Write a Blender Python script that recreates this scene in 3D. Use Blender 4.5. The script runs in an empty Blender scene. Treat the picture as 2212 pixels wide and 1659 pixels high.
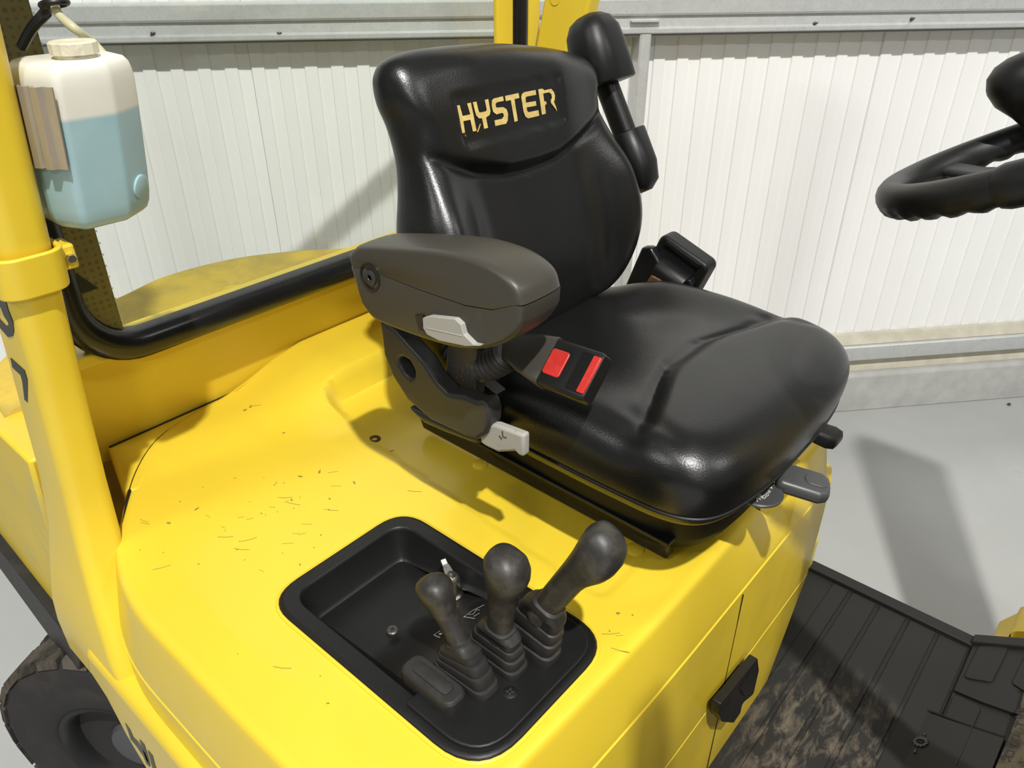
import bpy, bmesh, math, random
import numpy as np
from mathutils import Vector, Matrix
from math import sin, cos, pi, radians

# ---------------------------------------------------------------- camera, world, lamps, exposure
scene = bpy.context.scene
COL = scene.collection
cam = bpy.data.cameras.new('camera'); cam.sensor_fit = 'HORIZONTAL'; cam.sensor_width = 36.0; cam.lens = 27.03
cam.clip_start = 0.02; cam.clip_end = 60
cam_o = bpy.data.objects.new('camera', cam); COL.objects.link(cam_o)
cam_o.location = (0, 0, 1.85); cam_o.rotation_euler = (radians(90 - 30.783), 0, radians(40.717))
scene.camera = cam_o
scene.view_settings.view_transform = 'Standard'; scene.view_settings.look = 'None'
scene.view_settings.gamma = 1.0; scene.view_settings.use_curve_mapping = False
scene.view_settings.exposure = -0.10
world = bpy.data.worlds.new('hall_air'); scene.world = world; world.use_nodes = True
world.node_tree.nodes['Background'].inputs[0].default_value = (0.93, 0.96, 1.0, 1)
world.node_tree.nodes['Background'].inputs[1].default_value = 0.23

W0 = np.array([-0.745, 3.146, 0.0]); WT = np.array([0.65908, 0.75207, 0]); WM = np.array([0.75207, -0.65908, 0])
WROT = math.atan2(WT[1], WT[0])

def lamp(s, dist, z, power, length=1.5, width=0.3):
    d = bpy.data.lights.new('hall_lamp', 'AREA'); d.shape = 'RECTANGLE'; d.size = length; d.size_y = width
    d.energy = power; d.color = (1.0, 0.985, 0.95)
    o = bpy.data.objects.new('hall_lamp', d); COL.objects.link(o)
    p = W0 + WT * s + WM * dist
    o.location = (p[0], p[1], z); o.rotation_euler = (0, 0, WROT)
    return o
lamp(-1.35, 4.5, 6.0, 480, 0.12, 0.12)
lamp(-6.0, 4.5, 6.0, 140, 2.4, 0.5)
lamp(3.4, 4.5, 6.0, 140, 2.4, 0.5)
lamp(-1.0, 9.6, 6.0, 260, 0.8, 0.3)

# ---------------------------------------------------------------- materials
def node(nt, t, **kw):
    n = nt.nodes.new(t)
    for k, v in kw.items(): setattr(n, k, v)
    return n
def mat(name, col, rough=0.5, metal=0.0, spec=0.5, coat=0.0, bump=0.0, bscale=300.0, var=0.0, vscale=8.0,
        dirt=None, dirt_amt=0.0, dscale=6.0, dlo=0.55, dhi=0.75, rvar=0.0, detail=4.0, stretch=None, bump_d=0.001, coat_rough=0.1):
    m = bpy.data.materials.new(name); m.use_nodes = True; nt = m.node_tree
    b = nt.nodes['Principled BSDF']
    b.inputs['Base Color'].default_value = (*col, 1); b.inputs['Roughness'].default_value = rough
    b.inputs['Metallic'].default_value = metal; b.inputs['Specular IOR Level'].default_value = spec
    b.inputs['Coat Weight'].default_value = coat; b.inputs['Coat Roughness'].default_value = coat_rough
    tc = node(nt, 'ShaderNodeNewGeometry')
    vec = tc.outputs['Position']
    if stretch:
        mp = node(nt, 'ShaderNodeMapping'); mp.inputs['Scale'].default_value = stretch
        nt.links.new(vec, mp.inputs['Vector']); vec = mp.outputs['Vector']
    last = None
    if var > 0:
        n = node(nt, 'ShaderNodeTexNoise'); n.inputs['Scale'].default_value = vscale; n.inputs['Detail'].default_value = detail
        nt.links.new(vec, n.inputs['Vector'])
        mr = node(nt, 'ShaderNodeMapRange'); mr.inputs['From Min'].default_value = 0.3; mr.inputs['From Max'].default_value = 0.7
        mr.inputs['To Min'].default_value = 1 - var; mr.inputs['To Max'].default_value = 1 + var
        nt.links.new(n.outputs['Fac'], mr.inputs['Value'])
        mx = node(nt, 'ShaderNodeVectorMath', operation='SCALE'); mx.inputs[0].default_value = col
        nt.links.new(mr.outputs['Result'], mx.inputs['Scale'])
        last = mx.outputs['Vector']
    if dirt:
        n = node(nt, 'ShaderNodeTexNoise'); n.inputs['Scale'].default_value = dscale; n.inputs['Detail'].default_value = 8
        n.inputs['Roughness'].default_value = 0.65
        nt.links.new(vec, n.inputs['Vector'])
        mr = node(nt, 'ShaderNodeMapRange'); mr.inputs['From Min'].default_value = dlo; mr.inputs['From Max'].default_value = dhi
        mr.inputs['To Min'].default_value = 0; mr.inputs['To Max'].default_value = dirt_amt
        nt.links.new(n.outputs['Fac'], mr.inputs['Value'])
        mx = node(nt, 'ShaderNodeMix', data_type='RGBA')
        nt.links.new(mr.outputs['Result'], mx.inputs['Factor'])
        mx.inputs['A'].default_value = (*col, 1); mx.inputs['B'].default_value = (*dirt, 1)
        if last: nt.links.new(last, mx.inputs['A'])
        last = mx.outputs['Result']
    if last: nt.links.new(last, b.inputs['Base Color'])
    if rvar > 0:
        n = node(nt, 'ShaderNodeTexNoise'); n.inputs['Scale'].default_value = 14; n.inputs['Detail'].default_value = 6
        nt.links.new(vec, n.inputs['Vector'])
        mr = node(nt, 'ShaderNodeMapRange'); mr.inputs['From Min'].default_value = 0.3; mr.inputs['From Max'].default_value = 0.7
        mr.inputs['To Min'].default_value = max(0.02, rough - rvar); mr.inputs['To Max'].default_value = min(1, rough + rvar)
        nt.links.new(n.outputs['Fac'], mr.inputs['Value']); nt.links.new(mr.outputs['Result'], b.inputs['Roughness'])
    if bump > 0:
        n = node(nt, 'ShaderNodeTexNoise'); n.inputs['Scale'].default_value = bscale; n.inputs['Detail'].default_value = 3
        nt.links.new(vec, n.inputs['Vector'])
        bp = node(nt, 'ShaderNodeBump'); bp.inputs['Strength'].default_value = bump; bp.inputs['Distance'].default_value = bump_d
        nt.links.new(n.outputs['Fac'], bp.inputs['Height']); nt.links.new(bp.outputs['Normal'], b.inputs['Normal'])
    return m

YEL = (0.75, 0.545, 0.036)
M = {}
M['yellow'] = mat('yellow_paint', YEL, rough=0.34, spec=0.45, coat=0.15, var=0.05, vscale=3, dirt=(0.30, 0.22, 0.04), dirt_amt=0.6, dscale=55, dlo=0.72, dhi=0.80, rvar=0.06, bump=0.05, bscale=220, bump_d=0.0006)
M['yellow_dusty'] = mat('dusty_yellow_paint', (0.62, 0.44, 0.06), rough=0.6, spec=0.3, var=0.12, vscale=6, dirt=(0.33, 0.26, 0.09), dirt_amt=0.75, dscale=9, dlo=0.42, dhi=0.68)
M['yellow_worn'] = mat('worn_yellow_paint', YEL, rough=0.4, spec=0.4, var=0.06, vscale=4, dirt=(0.62, 0.50, 0.12), dirt_amt=0.7, dscale=7, dlo=0.5, dhi=0.6)
M['vinyl'] = mat('black_vinyl', (0.0065, 0.0065, 0.0063), rough=0.32, spec=0.50, rvar=0.035, bump=0.28, bscale=420, bump_d=0.0009)
M['plastic'] = mat('black_plastic', (0.0075, 0.0075, 0.0075), rough=0.42, spec=0.38, bump=0.2, bscale=900, bump_d=0.0005, rvar=0.05)
M['matt_black'] = mat('matt_black_plastic', (0.009, 0.009, 0.009), rough=0.6, spec=0.2)
M['gloss_black'] = mat('gloss_black', (0.010, 0.010, 0.010), rough=0.25, spec=0.5, rvar=0.06)
M['grey_plastic'] = mat('warm_grey_plastic', (0.046, 0.042, 0.034), rough=0.40, spec=0.45, bump=0.15, bscale=900, bump_d=0.0005, dirt=(0.09, 0.08, 0.06), dirt_amt=0.35, dscale=30, dlo=0.62, dhi=0.7)
M['dark_grey'] = mat('dark_grey_plastic', (0.028, 0.028, 0.028), rough=0.42, spec=0.45, bump=0.15, bscale=900, bump_d=0.0005)
M['mid_grey'] = mat('slate_grey_plastic', (0.055, 0.057, 0.057), rough=0.38, spec=0.5)
M['light_grey'] = mat('light_grey_plastic', (0.36, 0.35, 0.31), rough=0.45, spec=0.4, dirt=(0.16, 0.14, 0.10), dirt_amt=0.5, dscale=40, dlo=0.6, dhi=0.7)
M['rubber'] = mat('black_rubber', (0.020, 0.019, 0.018), rough=0.55, spec=0.4, dirt=(0.06, 0.055, 0.045), dirt_amt=0.45, dscale=25, dlo=0.5, dhi=0.75, bump=0.15, bscale=500)
M['lever'] = mat('worn_lever_rubber', (0.024, 0.022, 0.020), rough=0.45, spec=0.45, dirt=(0.06, 0.055, 0.042), dirt_amt=0.6, dscale=45, dlo=0.48, dhi=0.62, bump=0.12, bscale=200)
M['tyre'] = mat('tyre_rubber', (0.026, 0.025, 0.024), rough=0.75, spec=0.3, dirt=(0.07, 0.055, 0.05), dirt_amt=0.5, dscale=9, dlo=0.5, dhi=0.7)
M['tread'] = mat('dusty_tread_rubber', (0.10, 0.085, 0.065), rough=0.9, spec=0.2, dirt=(0.025, 0.022, 0.02), dirt_amt=0.9, dscale=16, dlo=0.45, dhi=0.6, stretch=(1, 1, 0.4))
M['rim'] = mat('black_wheel_rim', (0.012, 0.012, 0.013), rough=0.5, spec=0.4)
M['hub'] = mat('grey_hub', (0.07, 0.07, 0.075), rough=0.5, spec=0.4)
M['red'] = mat('red_plastic', (0.50, 0.028, 0.022), rough=0.4, spec=0.4, dirt=(0.40, 0.08, 0.06), dirt_amt=0.4, dscale=120, dlo=0.5, dhi=0.65)
M['gold'] = mat('worn_gold_print', (0.60, 0.44, 0.15), rough=0.5, spec=0.3, var=0.15, vscale=120, dirt=(0.30, 0.22, 0.08), dirt_amt=0.5, dscale=250, dlo=0.58, dhi=0.68)
M['white_print'] = mat('white_print', (0.70, 0.70, 0.66), rough=0.5)
M['black_print'] = mat('black_decal', (0.012, 0.013, 0.012), rough=0.4)
M['grey_print'] = mat('worn_black_decal', (0.05, 0.055, 0.05), rough=0.5)
M['chrome'] = mat('nickel', (0.62, 0.60, 0.55), rough=0.28, metal=1.0, bump=0.2, bscale=300)
M['zinc'] = mat('yellow_zinc', (0.52, 0.46, 0.32), rough=0.34, metal=0.5, var=0.18, vscale=22, dirt=(0.42, 0.36, 0.37), dirt_amt=0.5, dscale=28, dlo=0.45, dhi=0.6, stretch=(1, 1, .3))
M['steel'] = mat('screw_steel', (0.12, 0.11, 0.10), rough=0.4, metal=0.8)
M['scratch'] = mat('dull_scratch', (0.28, 0.21, 0.045), rough=0.6)
M['rust'] = mat('rusty_steel', (0.10, 0.055, 0.022), rough=0.8, metal=0.2, var=0.5, vscale=90, dirt=(0.30, 0.15, 0.03), dirt_amt=0.8, dscale=70, dlo=0.5, dhi=0.65)
M['galv'] = mat('galvanised_steel', (0.62, 0.63, 0.62), rough=0.42, metal=0.35, var=0.05, vscale=30, dirt=(0.42, 0.42, 0.41), dirt_amt=0.45, dscale=140, dlo=0.5, dhi=0.7, bump=0.06, bscale=120)
M['galv_dark'] = mat('shaded_zinc_lip', (0.20, 0.20, 0.18), rough=0.5, metal=0.5)  # darker galvanised copy with the shade under the rail put into its colour
M['wall'] = mat('white_coated_sheet', (0.92, 0.92, 0.905), rough=0.45, spec=0.35, var=0.03, vscale=1.5)
M['kerb'] = mat('grey_painted_concrete', (0.44, 0.44, 0.42), rough=0.55, spec=0.4, var=0.10, vscale=14, bump=0.35, bscale=40, bump_d=0.004)
M['timber'] = mat('cream_sealant', (0.55, 0.52, 0.42), rough=0.7, var=0.1, vscale=15, dirt=(0.38, 0.32, 0.20), dirt_amt=0.2, dscale=9, dlo=0.5, dhi=0.65)
M['floor'] = mat('grey_epoxy_floor', (0.40, 0.405, 0.395), rough=0.22, spec=0.5, var=0.05, vscale=2.5, dirt=(0.24, 0.23, 0.21), dirt_amt=0.5, dscale=5, dlo=0.66, dhi=0.76, rvar=0.05, bump=0.04, bscale=30, bump_d=0.002)
M['mat'] = mat('black_mat_rubber', (0.016, 0.0155, 0.014), rough=0.62, spec=0.35, bump=0.2, bscale=350)
M['hose'] = mat('clear_yellowed_hose', (0.48, 0.46, 0.30), rough=0.3, spec=0.5)
M['cap'] = mat('yellowed_white_cap', (0.66, 0.62, 0.47), rough=0.5, dirt=(0.25, 0.21, 0.14), dirt_amt=0.5, dscale=40, dlo=0.55, dhi=0.7)

def glass_mat():
    m = bpy.data.materials.new('clear_glass'); m.use_nodes = True; nt = m.node_tree
    for n in list(nt.nodes): nt.nodes.remove(n)
    o = node(nt, 'ShaderNodeOutputMaterial'); t = node(nt, 'ShaderNodeBsdfTransparent'); t.inputs[0].default_value = (0.93, 0.95, 0.93, 1)
    g = node(nt, 'ShaderNodeBsdfGlossy'); g.inputs['Roughness'].default_value = 0.03
    f = node(nt, 'ShaderNodeLayerWeight'); pw = node(nt, 'ShaderNodeMath', operation='POWER'); pw.inputs[1].default_value = 4.5
    ad = node(nt, 'ShaderNodeMath', operation='MULTIPLY_ADD'); ad.inputs[1].default_value = 0.6; ad.inputs[2].default_value = 0.03
    nt.links.new(f.outputs['Facing'], pw.inputs[0]); nt.links.new(pw.outputs[0], ad.inputs[0])
    mx = node(nt, 'ShaderNodeMixShader')
    nt.links.new(ad.outputs[0], mx.inputs[0]); nt.links.new(t.outputs[0], mx.inputs[1]); nt.links.new(g.outputs[0], mx.inputs[2])
    nt.links.new(mx.outputs[0], o.inputs[0])
    return m
M['glass'] = glass_mat()

def bottle_mat(level):
    """Milky polyethylene; the blue fluid inside shows through up to a level in the real height."""
    m = bpy.data.materials.new('milky_polyethylene'); m.use_nodes = True; nt = m.node_tree; b = nt.nodes['Principled BSDF']
    g = node(nt, 'ShaderNodeNewGeometry'); s = node(nt, 'ShaderNodeSeparateXYZ'); nt.links.new(g.outputs['Position'], s.inputs[0])
    r = node(nt, 'ShaderNodeMapRange'); r.inputs['From Min'].default_value = level - 0.0025; r.inputs['From Max'].default_value = level + 0.0025
    nt.links.new(s.outputs['Z'], r.inputs['Value'])
    n = node(nt, 'ShaderNodeTexNoise'); n.inputs['Scale'].default_value = 25; nt.links.new(g.outputs['Position'], n.inputs['Vector'])
    c1 = node(nt, 'ShaderNodeMix', data_type='RGBA'); c1.inputs['A'].default_value = (0.30, 0.46, 0.50, 1); c1.inputs['B'].default_value = (0.38, 0.54, 0.57, 1)
    c2 = node(nt, 'ShaderNodeMix', data_type='RGBA'); c2.inputs['A'].default_value = (0.70, 0.68, 0.58, 1); c2.inputs['B'].default_value = (0.76, 0.75, 0.68, 1)
    nt.links.new(n.outputs['Fac'], c1.inputs['Factor']); nt.links.new(n.outputs['Fac'], c2.inputs['Factor'])
    mx = node(nt, 'ShaderNodeMix', data_type='RGBA')
    nt.links.new(r.outputs['Result'], mx.inputs['Factor']); nt.links.new(c1.outputs['Result'], mx.inputs['A']); nt.links.new(c2.outputs['Result'], mx.inputs['B'])
    nt.links.new(mx.outputs['Result'], b.inputs['Base Color'])
    b.inputs['Roughness'].default_value = 0.3; b.inputs['Subsurface Weight'].default_value = 0.3
    b.inputs['Subsurface Radius'].default_value = (0.02, 0.02, 0.02); b.inputs['Subsurface Scale'].default_value = 0.5
    return m

def frit_mat():
    """Ceramic print along the pane edge: olive ground with rows of darker dots."""
    m = bpy.data.materials.new('dotted_frit'); m.use_nodes = True; nt = m.node_tree; b = nt.nodes['Principled BSDF']
    g = node(nt, 'ShaderNodeNewGeometry')
    v = node(nt, 'ShaderNodeTexVoronoi'); v.inputs['Scale'].default_value = 95; v.inputs['Randomness'].default_value = 0.15
    nt.links.new(g.outputs['Position'], v.inputs['Vector'])
    r = node(nt, 'ShaderNodeMapRange'); r.inputs['From Min'].default_value = 0.36; r.inputs['From Max'].default_value = 0.42
    nt.links.new(v.outputs['Distance'], r.inputs['Value'])
    mx = node(nt, 'ShaderNodeMix', data_type='RGBA'); mx.inputs['A'].default_value = (0.11, 0.092, 0.028, 1); mx.inputs['B'].default_value = (0.165, 0.14, 0.046, 1)
    nt.links.new(r.outputs['Result'], mx.inputs['Factor']); nt.links.new(mx.outputs['Result'], b.inputs['Base Color'])
    b.inputs['Roughness'].default_value = 0.25
    return m
M['frit'] = frit_mat()

def mat_dirt():
    """Floor-mat rubber with a trodden pale-dust patch."""
    m = mat('trodden_mat_rubber', (0.016, 0.0155, 0.014), rough=0.62, spec=0.35); nt = m.node_tree; b = nt.nodes['Principled BSDF']
    g = node(nt, 'ShaderNodeNewGeometry')
    sb = node(nt, 'ShaderNodeVectorMath', operation='SUBTRACT'); sb.inputs[1].default_value = (-0.15, 1.10, 0.445); nt.links.new(g.outputs['Position'], sb.inputs[0])
    mp = node(nt, 'ShaderNodeVectorMath', operation='MULTIPLY'); mp.inputs[1].default_value = (5.6, 4.1, 0.0); nt.links.new(sb.outputs[0], mp.inputs[0])
    ln = node(nt, 'ShaderNodeVectorMath', operation='LENGTH'); nt.links.new(mp.outputs[0], ln.inputs[0])
    r = node(nt, 'ShaderNodeMapRange'); r.inputs['From Min'].default_value = 0.55; r.inputs['From Max'].default_value = 1.1; r.inputs['To Min'].default_value = 1; r.inputs['To Max'].default_value = 0
    nt.links.new(ln.outputs['Value'], r.inputs['Value'])
    ms = node(nt, 'ShaderNodeMapping'); ms.inputs['Scale'].default_value = (42, 16, 16); ms.inputs['Rotation'].default_value = (0, 0, 0.5); nt.links.new(g.outputs['Position'], ms.inputs['Vector'])
    n = node(nt, 'ShaderNodeTexNoise'); n.inputs['Scale'].default_value = 1.0; n.inputs['Detail'].default_value = 9; n.inputs['Roughness'].default_value = 0.7; n.inputs['Distortion'].default_value = 0.5
    nt.links.new(ms.outputs[0], n.inputs['Vector'])
    r2 = node(nt, 'ShaderNodeMapRange'); r2.inputs['From Min'].default_value = 0.47; r2.inputs['From Max'].default_value = 0.68
    nt.links.new(n.outputs['Fac'], r2.inputs['Value'])
    mu = node(nt, 'ShaderNodeMath', operation='MULTIPLY'); nt.links.new(r.outputs[0], mu.inputs[0]); nt.links.new(r2.outputs[0], mu.inputs[1])
    mx = node(nt, 'ShaderNodeMix', data_type='RGBA'); mx.inputs['A'].default_value = (0.016, 0.0155, 0.014, 1); mx.inputs['B'].default_value = (0.15, 0.125, 0.095, 1)
    nt.links.new(mu.outputs[0], mx.inputs['Factor']); nt.links.new(mx.outputs['Result'], b.inputs['Base Color'])
    return m
M['mat_worn'] = mat('worn_brown_rubber', (0.085, 0.070, 0.045), rough=0.8, spec=0.2, dirt=(0.018, 0.016, 0.013), dirt_amt=0.8, dscale=30, dlo=0.45, dhi=0.6)
M['mat_dirty'] = mat_dirt()

# ---------------------------------------------------------------- mesh helpers (all coordinates are world metres)
WLOC = {}
def link(name, verts, faces, m, parent=None, smooth=40, bevel=0.0, seg=2, sub=0, kind=None, label=None, mats=None, fm=None):
    verts = np.asarray(verts, float)
    c = (verts.min(0) + verts.max(0)) / 2
    me = bpy.data.meshes.new(name)
    me.from_pydata((verts - c).tolist(), [], [list(map(int, f)) for f in faces])
    bm = bmesh.new(); bm.from_mesh(me); bmesh.ops.remove_doubles(bm, verts=bm.verts, dist=1e-6)
    bmesh.ops.recalc_face_normals(bm, faces=bm.faces); bm.to_mesh(me); bm.free()
    if mats:
        for k in mats: me.materials.append(M[k])
        if fm is not None and len(fm) == len(me.polygons):
            for p, i in zip(me.polygons, fm): p.material_index = i
    else: me.materials.append(M[m] if isinstance(m, str) else m)
    if smooth:
        for p in me.polygons: p.use_smooth = True
        if sub == 0: me.set_sharp_from_angle(angle=radians(smooth))
    o = bpy.data.objects.new(name, me); COL.objects.link(o)
    place(o, c, parent)
    if bevel > 0:
        b = o.modifiers.new('bevel', 'BEVEL'); b.width = bevel; b.segments = seg; b.limit_method = 'ANGLE'; b.angle_limit = radians(35); b.harden_normals = False
        if smooth:
            for p in me.polygons: p.use_smooth = True
    if sub:
        s = o.modifiers.new('subsurf', 'SUBSURF'); s.levels = sub; s.render_levels = sub
    if kind: o['kind'] = kind
    if label: o['label'] = label
    return o
def place(o, c, parent):
    c = np.asarray(c, float); WLOC[o.name] = c
    if parent is not None:
        o.parent = parent; o.location = c - WLOC[parent.name]
    else: o.location = c
def empty(name, loc, label, cat, parent=None):
    o = bpy.data.objects.new(name, None); COL.objects.link(o); place(o, loc, parent)
    o.empty_display_size = 0.05
    if label: o['label'] = label
    if cat: o['category'] = cat
    return o
class Fr:
    """Local frame: origin o and unit axes x, y, z in world space."""
    def __init__(s, o, x=(1, 0, 0), y=(0, 1, 0), z=None):
        s.o = np.array(o, float); s.x = np.array(x, float); s.x /= np.linalg.norm(s.x)
        y = np.array(y, float); y = y - s.x * (y @ s.x); s.y = y / np.linalg.norm(y)
        s.z = np.cross(s.x, s.y) if z is None else np.array(z, float)
    def __call__(s, a, b, c=0.0): return s.o + s.x * a + s.y * b + s.z * c
    def pts(s, L): return [s(*p) for p in L]
XY = Fr((0, 0, 0))
def XZ(y): return Fr((0, y, 0), (1, 0, 0), (0, 0, 1), (0, 1, 0))      # (x, z, +y)
def YZ(x): return Fr((x, 0, 0), (0, 1, 0), (0, 0, 1), (1, 0, 0))      # (y, z, +x)
WALL = Fr(W0, WT, (0, 0, 1), WM)                                      # (s, z, out of the wall)
BA = radians(13)
BACK = Fr((-.74, .92, 1.30), (0, 1, 0), (-sin(BA), 0, cos(BA)), (cos(BA), 0, sin(BA)))   # (v, t, forward)

def cr(P, n=8, closed=True):
    P = [np.array(p, float) for p in P]; N = len(P); out = []
    for i in range(N if closed else N - 1):
        if closed: a, b, c, d = P[i - 1], P[i], P[(i + 1) % N], P[(i + 2) % N]
        else: a, b, c, d = P[max(i - 1, 0)], P[i], P[i + 1], P[min(i + 2, N - 1)]
        for k in range(n):
            t = k / n
            out.append(0.5 * ((2 * b) + (c - a) * t + (2 * a - 5 * b + 4 * c - d) * t * t + (3 * b - a - 3 * c + d) * t ** 3))
    if not closed: out.append(P[-1])
    return out
def rr(x0, x1, y0, y1, r, n=6):
    out = []
    for cx, cy, a0 in ((x1 - r, y1 - r, 0), (x0 + r, y1 - r, 90), (x0 + r, y0 + r, 180), (x1 - r, y0 + r, 270)):
        for k in range(n + 1):
            a = radians(a0 + 90 * k / n); out.append((cx + r * cos(a), cy + r * sin(a)))
    return out
def rpoly(P, r, n=5):
    """Polygon with rounded corners (r a number or one per corner)."""
    P = [np.array(p[:2], float) for p in P]; N = len(P); out = []
    for i in range(N):
        rad = r[i] if isinstance(r, (list, tuple)) else r
        a, b, c = P[i - 1], P[i], P[(i + 1) % N]
        u = a - b; v = c - b; lu, lv = np.linalg.norm(u), np.linalg.norm(v); u /= lu; v /= lv
        ang = math.acos(max(-1, min(1, u @ v)))
        d = min(rad / math.tan(ang / 2) if ang > 0.01 else 0, lu * .49, lv * .49)
        if d < 1e-5: out.append(tuple(b)); continue
        p0, p1 = b + u * d, b + v * d
        for k in range(n + 1):
            t = k / n; out.append(tuple((1 - t) ** 2 * p0 + 2 * t * (1 - t) * b + t * t * p1))
    return out
def area2(P): return sum(P[i - 1][0] * P[i][1] - P[i][0] * P[i - 1][1] for i in range(len(P)))
def tri_fill(loops):
    """Flat 2-D fill of an outer loop with holes -> (points, faces)."""
    bm = bmesh.new(); ed = []
    for L in loops:
        vs = [bm.verts.new((p[0], p[1], 0)) for p in L]
        for i in range(len(vs)): ed.append(bm.edges.new((vs[i - 1], vs[i])))
    bmesh.ops.triangle_fill(bm, use_beauty=True, use_dissolve=False, edges=ed)
    bm.verts.index_update()
    pts = [(v.co.x, v.co.y) for v in bm.verts]; fs = [[v.index for v in f.verts] for f in bm.faces]; bm.free()
    return pts, fs
def prism(name, fr, outline, a, b, m, parent=None, holes=(), bevel=0.0, seg=2, smooth=40, **kw):
    loops = [list(outline)] + [list(h) for h in holes]
    if len(loops) == 1:
        pts = [tuple(p[:2]) for p in loops[0]]; n = len(pts); cap = [list(range(n))]
    else: pts, cap = tri_fill(loops); n = len(pts)
    V = [fr(p[0], p[1], a) for p in pts] + [fr(p[0], p[1], b) for p in pts]
    F = [list(reversed(f)) for f in cap] + [[i + n for i in f] for f in cap]
    k = 0
    for L in loops:
        for i in range(len(L)):
            p, q = k + (i - 1) % len(L), k + i
            F.append([p, q, q + n, p + n])
        k += len(L)
    return link(name, V, F, m, parent, bevel=bevel, seg=seg, smooth=smooth, **kw)
def box(name, c, size, m, parent=None, fr=None, bevel=0.003, seg=2, **kw):
    fr = fr or XY; x, y, z = [s / 2 for s in size]
    c = np.array(c, float)
    V = [c + fr.x * sx * x + fr.y * sy * y + fr.z * sz * z for sx in (-1, 1) for sy in (-1, 1) for sz in (-1, 1)]
    F = [(0, 1, 3, 2), (4, 6, 7, 5), (0, 4, 5, 1), (2, 3, 7, 6), (0, 2, 6, 4), (1, 5, 7, 3)]
    return link(name, V, F, m, parent, bevel=bevel, seg=seg, **kw)
def loft(name, loops, m, parent=None, cap=(True, True), closed=False, **kw):
    n = len(loops[0]); V = [p for L in loops for p in L]; F = []
    K = len(loops)
    for k in range(K if closed else K - 1):
        k2 = (k + 1) % K
        for i in range(n): F.append([k * n + i, k * n + (i + 1) % n, k2 * n + (i + 1) % n, k2 * n + i])
    if not closed:
        if cap[0]: F.append(list(range(n))[::-1])
        if cap[1]: F.append([(K - 1) * n + i for i in range(n)])
    return link(name, V, F, m, parent, **kw)
def tube(name, path, r, m, parent=None, n=12, closed=False, prof=None, up=None, **kw):
    P = [np.array(p, float) for p in path]; N = len(P)
    rad = r if callable(r) else (lambda i: r[i]) if isinstance(r, (list, tuple)) else (lambda i: r)
    loops = []; prev = None
    for i in range(N):
        t = (P[(i + 1) % N] - P[i - 1]) if closed else (P[min(i + 1, N - 1)] - P[max(i - 1, 0)])
        t /= np.linalg.norm(t)
        ref = np.array(up, float) if up is not None else (prev if prev is not None else (np.array([0, 0, 1.]) if abs(t[2]) < .9 else np.array([1., 0, 0])))
        a = ref - t * (ref @ t); a /= np.linalg.norm(a); b = np.cross(t, a); prev = a
        if prof is None: loops.append([P[i] + rad(i) * (a * cos(2 * pi * k / n) + b * sin(2 * pi * k / n)) for k in range(n)])
        else: loops.append([P[i] + a * q[0] * rad(i) + b * q[1] * rad(i) for q in prof])
    return loft(name, loops, m, parent, closed=closed, **kw)
def lathe(name, fr, prof, m, parent=None, n=24, **kw):
    """prof: (radius, height) along fr.z; ends are closed."""
    loops = [[fr(max(r, 1e-4) * cos(2 * pi * k / n), max(r, 1e-4) * sin(2 * pi * k / n), h) for k in range(n)] for r, h in prof]
    return loft(name, loops, m, parent, **kw)
def sm(x, a=0.0, b=1.0):
    t = np.clip((x - a) / (b - a), 0, 1); return t * t * (3 - 2 * t)
def puff(name, fr, outline, rings, fun, m, parent=None, centre=None, **kw):
    """Radial skin over an outline: rings of scale s, height fun(u, v, s, k); first ring may be underside."""
    O = [np.array(p[:2], float) for p in outline]
    c = np.mean(O, 0) if centre is None else np.array(centre, float)
    loops = []
    for k, s in enumerate(rings):
        L = []
        for p in O:
            q = c + (p - c) * s; L.append(fr(q[0], q[1], fun(q[0], q[1], s, k)))
        loops.append(L)
    return loft(name, loops, m, parent, **kw)
def flat_glyphs(name, fr, polys, m, parent=None, z=0.0, th=0.0006, zf=None, **kw):
    """Printed marks: thin flat pieces; each poly is a list of 2-D points or (outer, hole, ...)."""
    V = []; F = []
    for P in polys:
        loops = P if isinstance(P, tuple) else (P,)
        pts, fs = tri_fill(loops); n = len(pts); base = len(V)
        for d in (0, th):
            for p in pts: V.append(fr(p[0], p[1], (zf(*p) if zf else z) + d))
        F += [[base + i for i in f] for f in fs] + [[base + n + i for i in f[::-1]] for f in fs]
        k = 0
        for L in loops:
            for i in range(len(L)):
                a, b = base + k + (i - 1) % len(L), base + k + i
                F.append([a, b, b + n, a + n])
            k += len(L)
    return link(name, V, F, m, parent, smooth=0, **kw)
def stroke(P, w):
    """2-D polyline thickened to a polygon."""
    P = [np.array(p[:2], float) for p in P]; L = []; R = []
    for i in range(len(P)):
        t = P[min(i + 1, len(P) - 1)] - P[max(i - 1, 0)]; t /= np.linalg.norm(t); n = np.array([-t[1], t[0]])
        L.append(tuple(P[i] + n * w / 2)); R.append(tuple(P[i] - n * w / 2))
    return L + R[::-1]
def screw(name, fr, r, m, parent, h=0.003, cross=True):
    o = lathe(name, fr, [(r, -0.002), (r, h * .5), (r * .8, h), (0, h)], m, parent, n=16)
    return o

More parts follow.
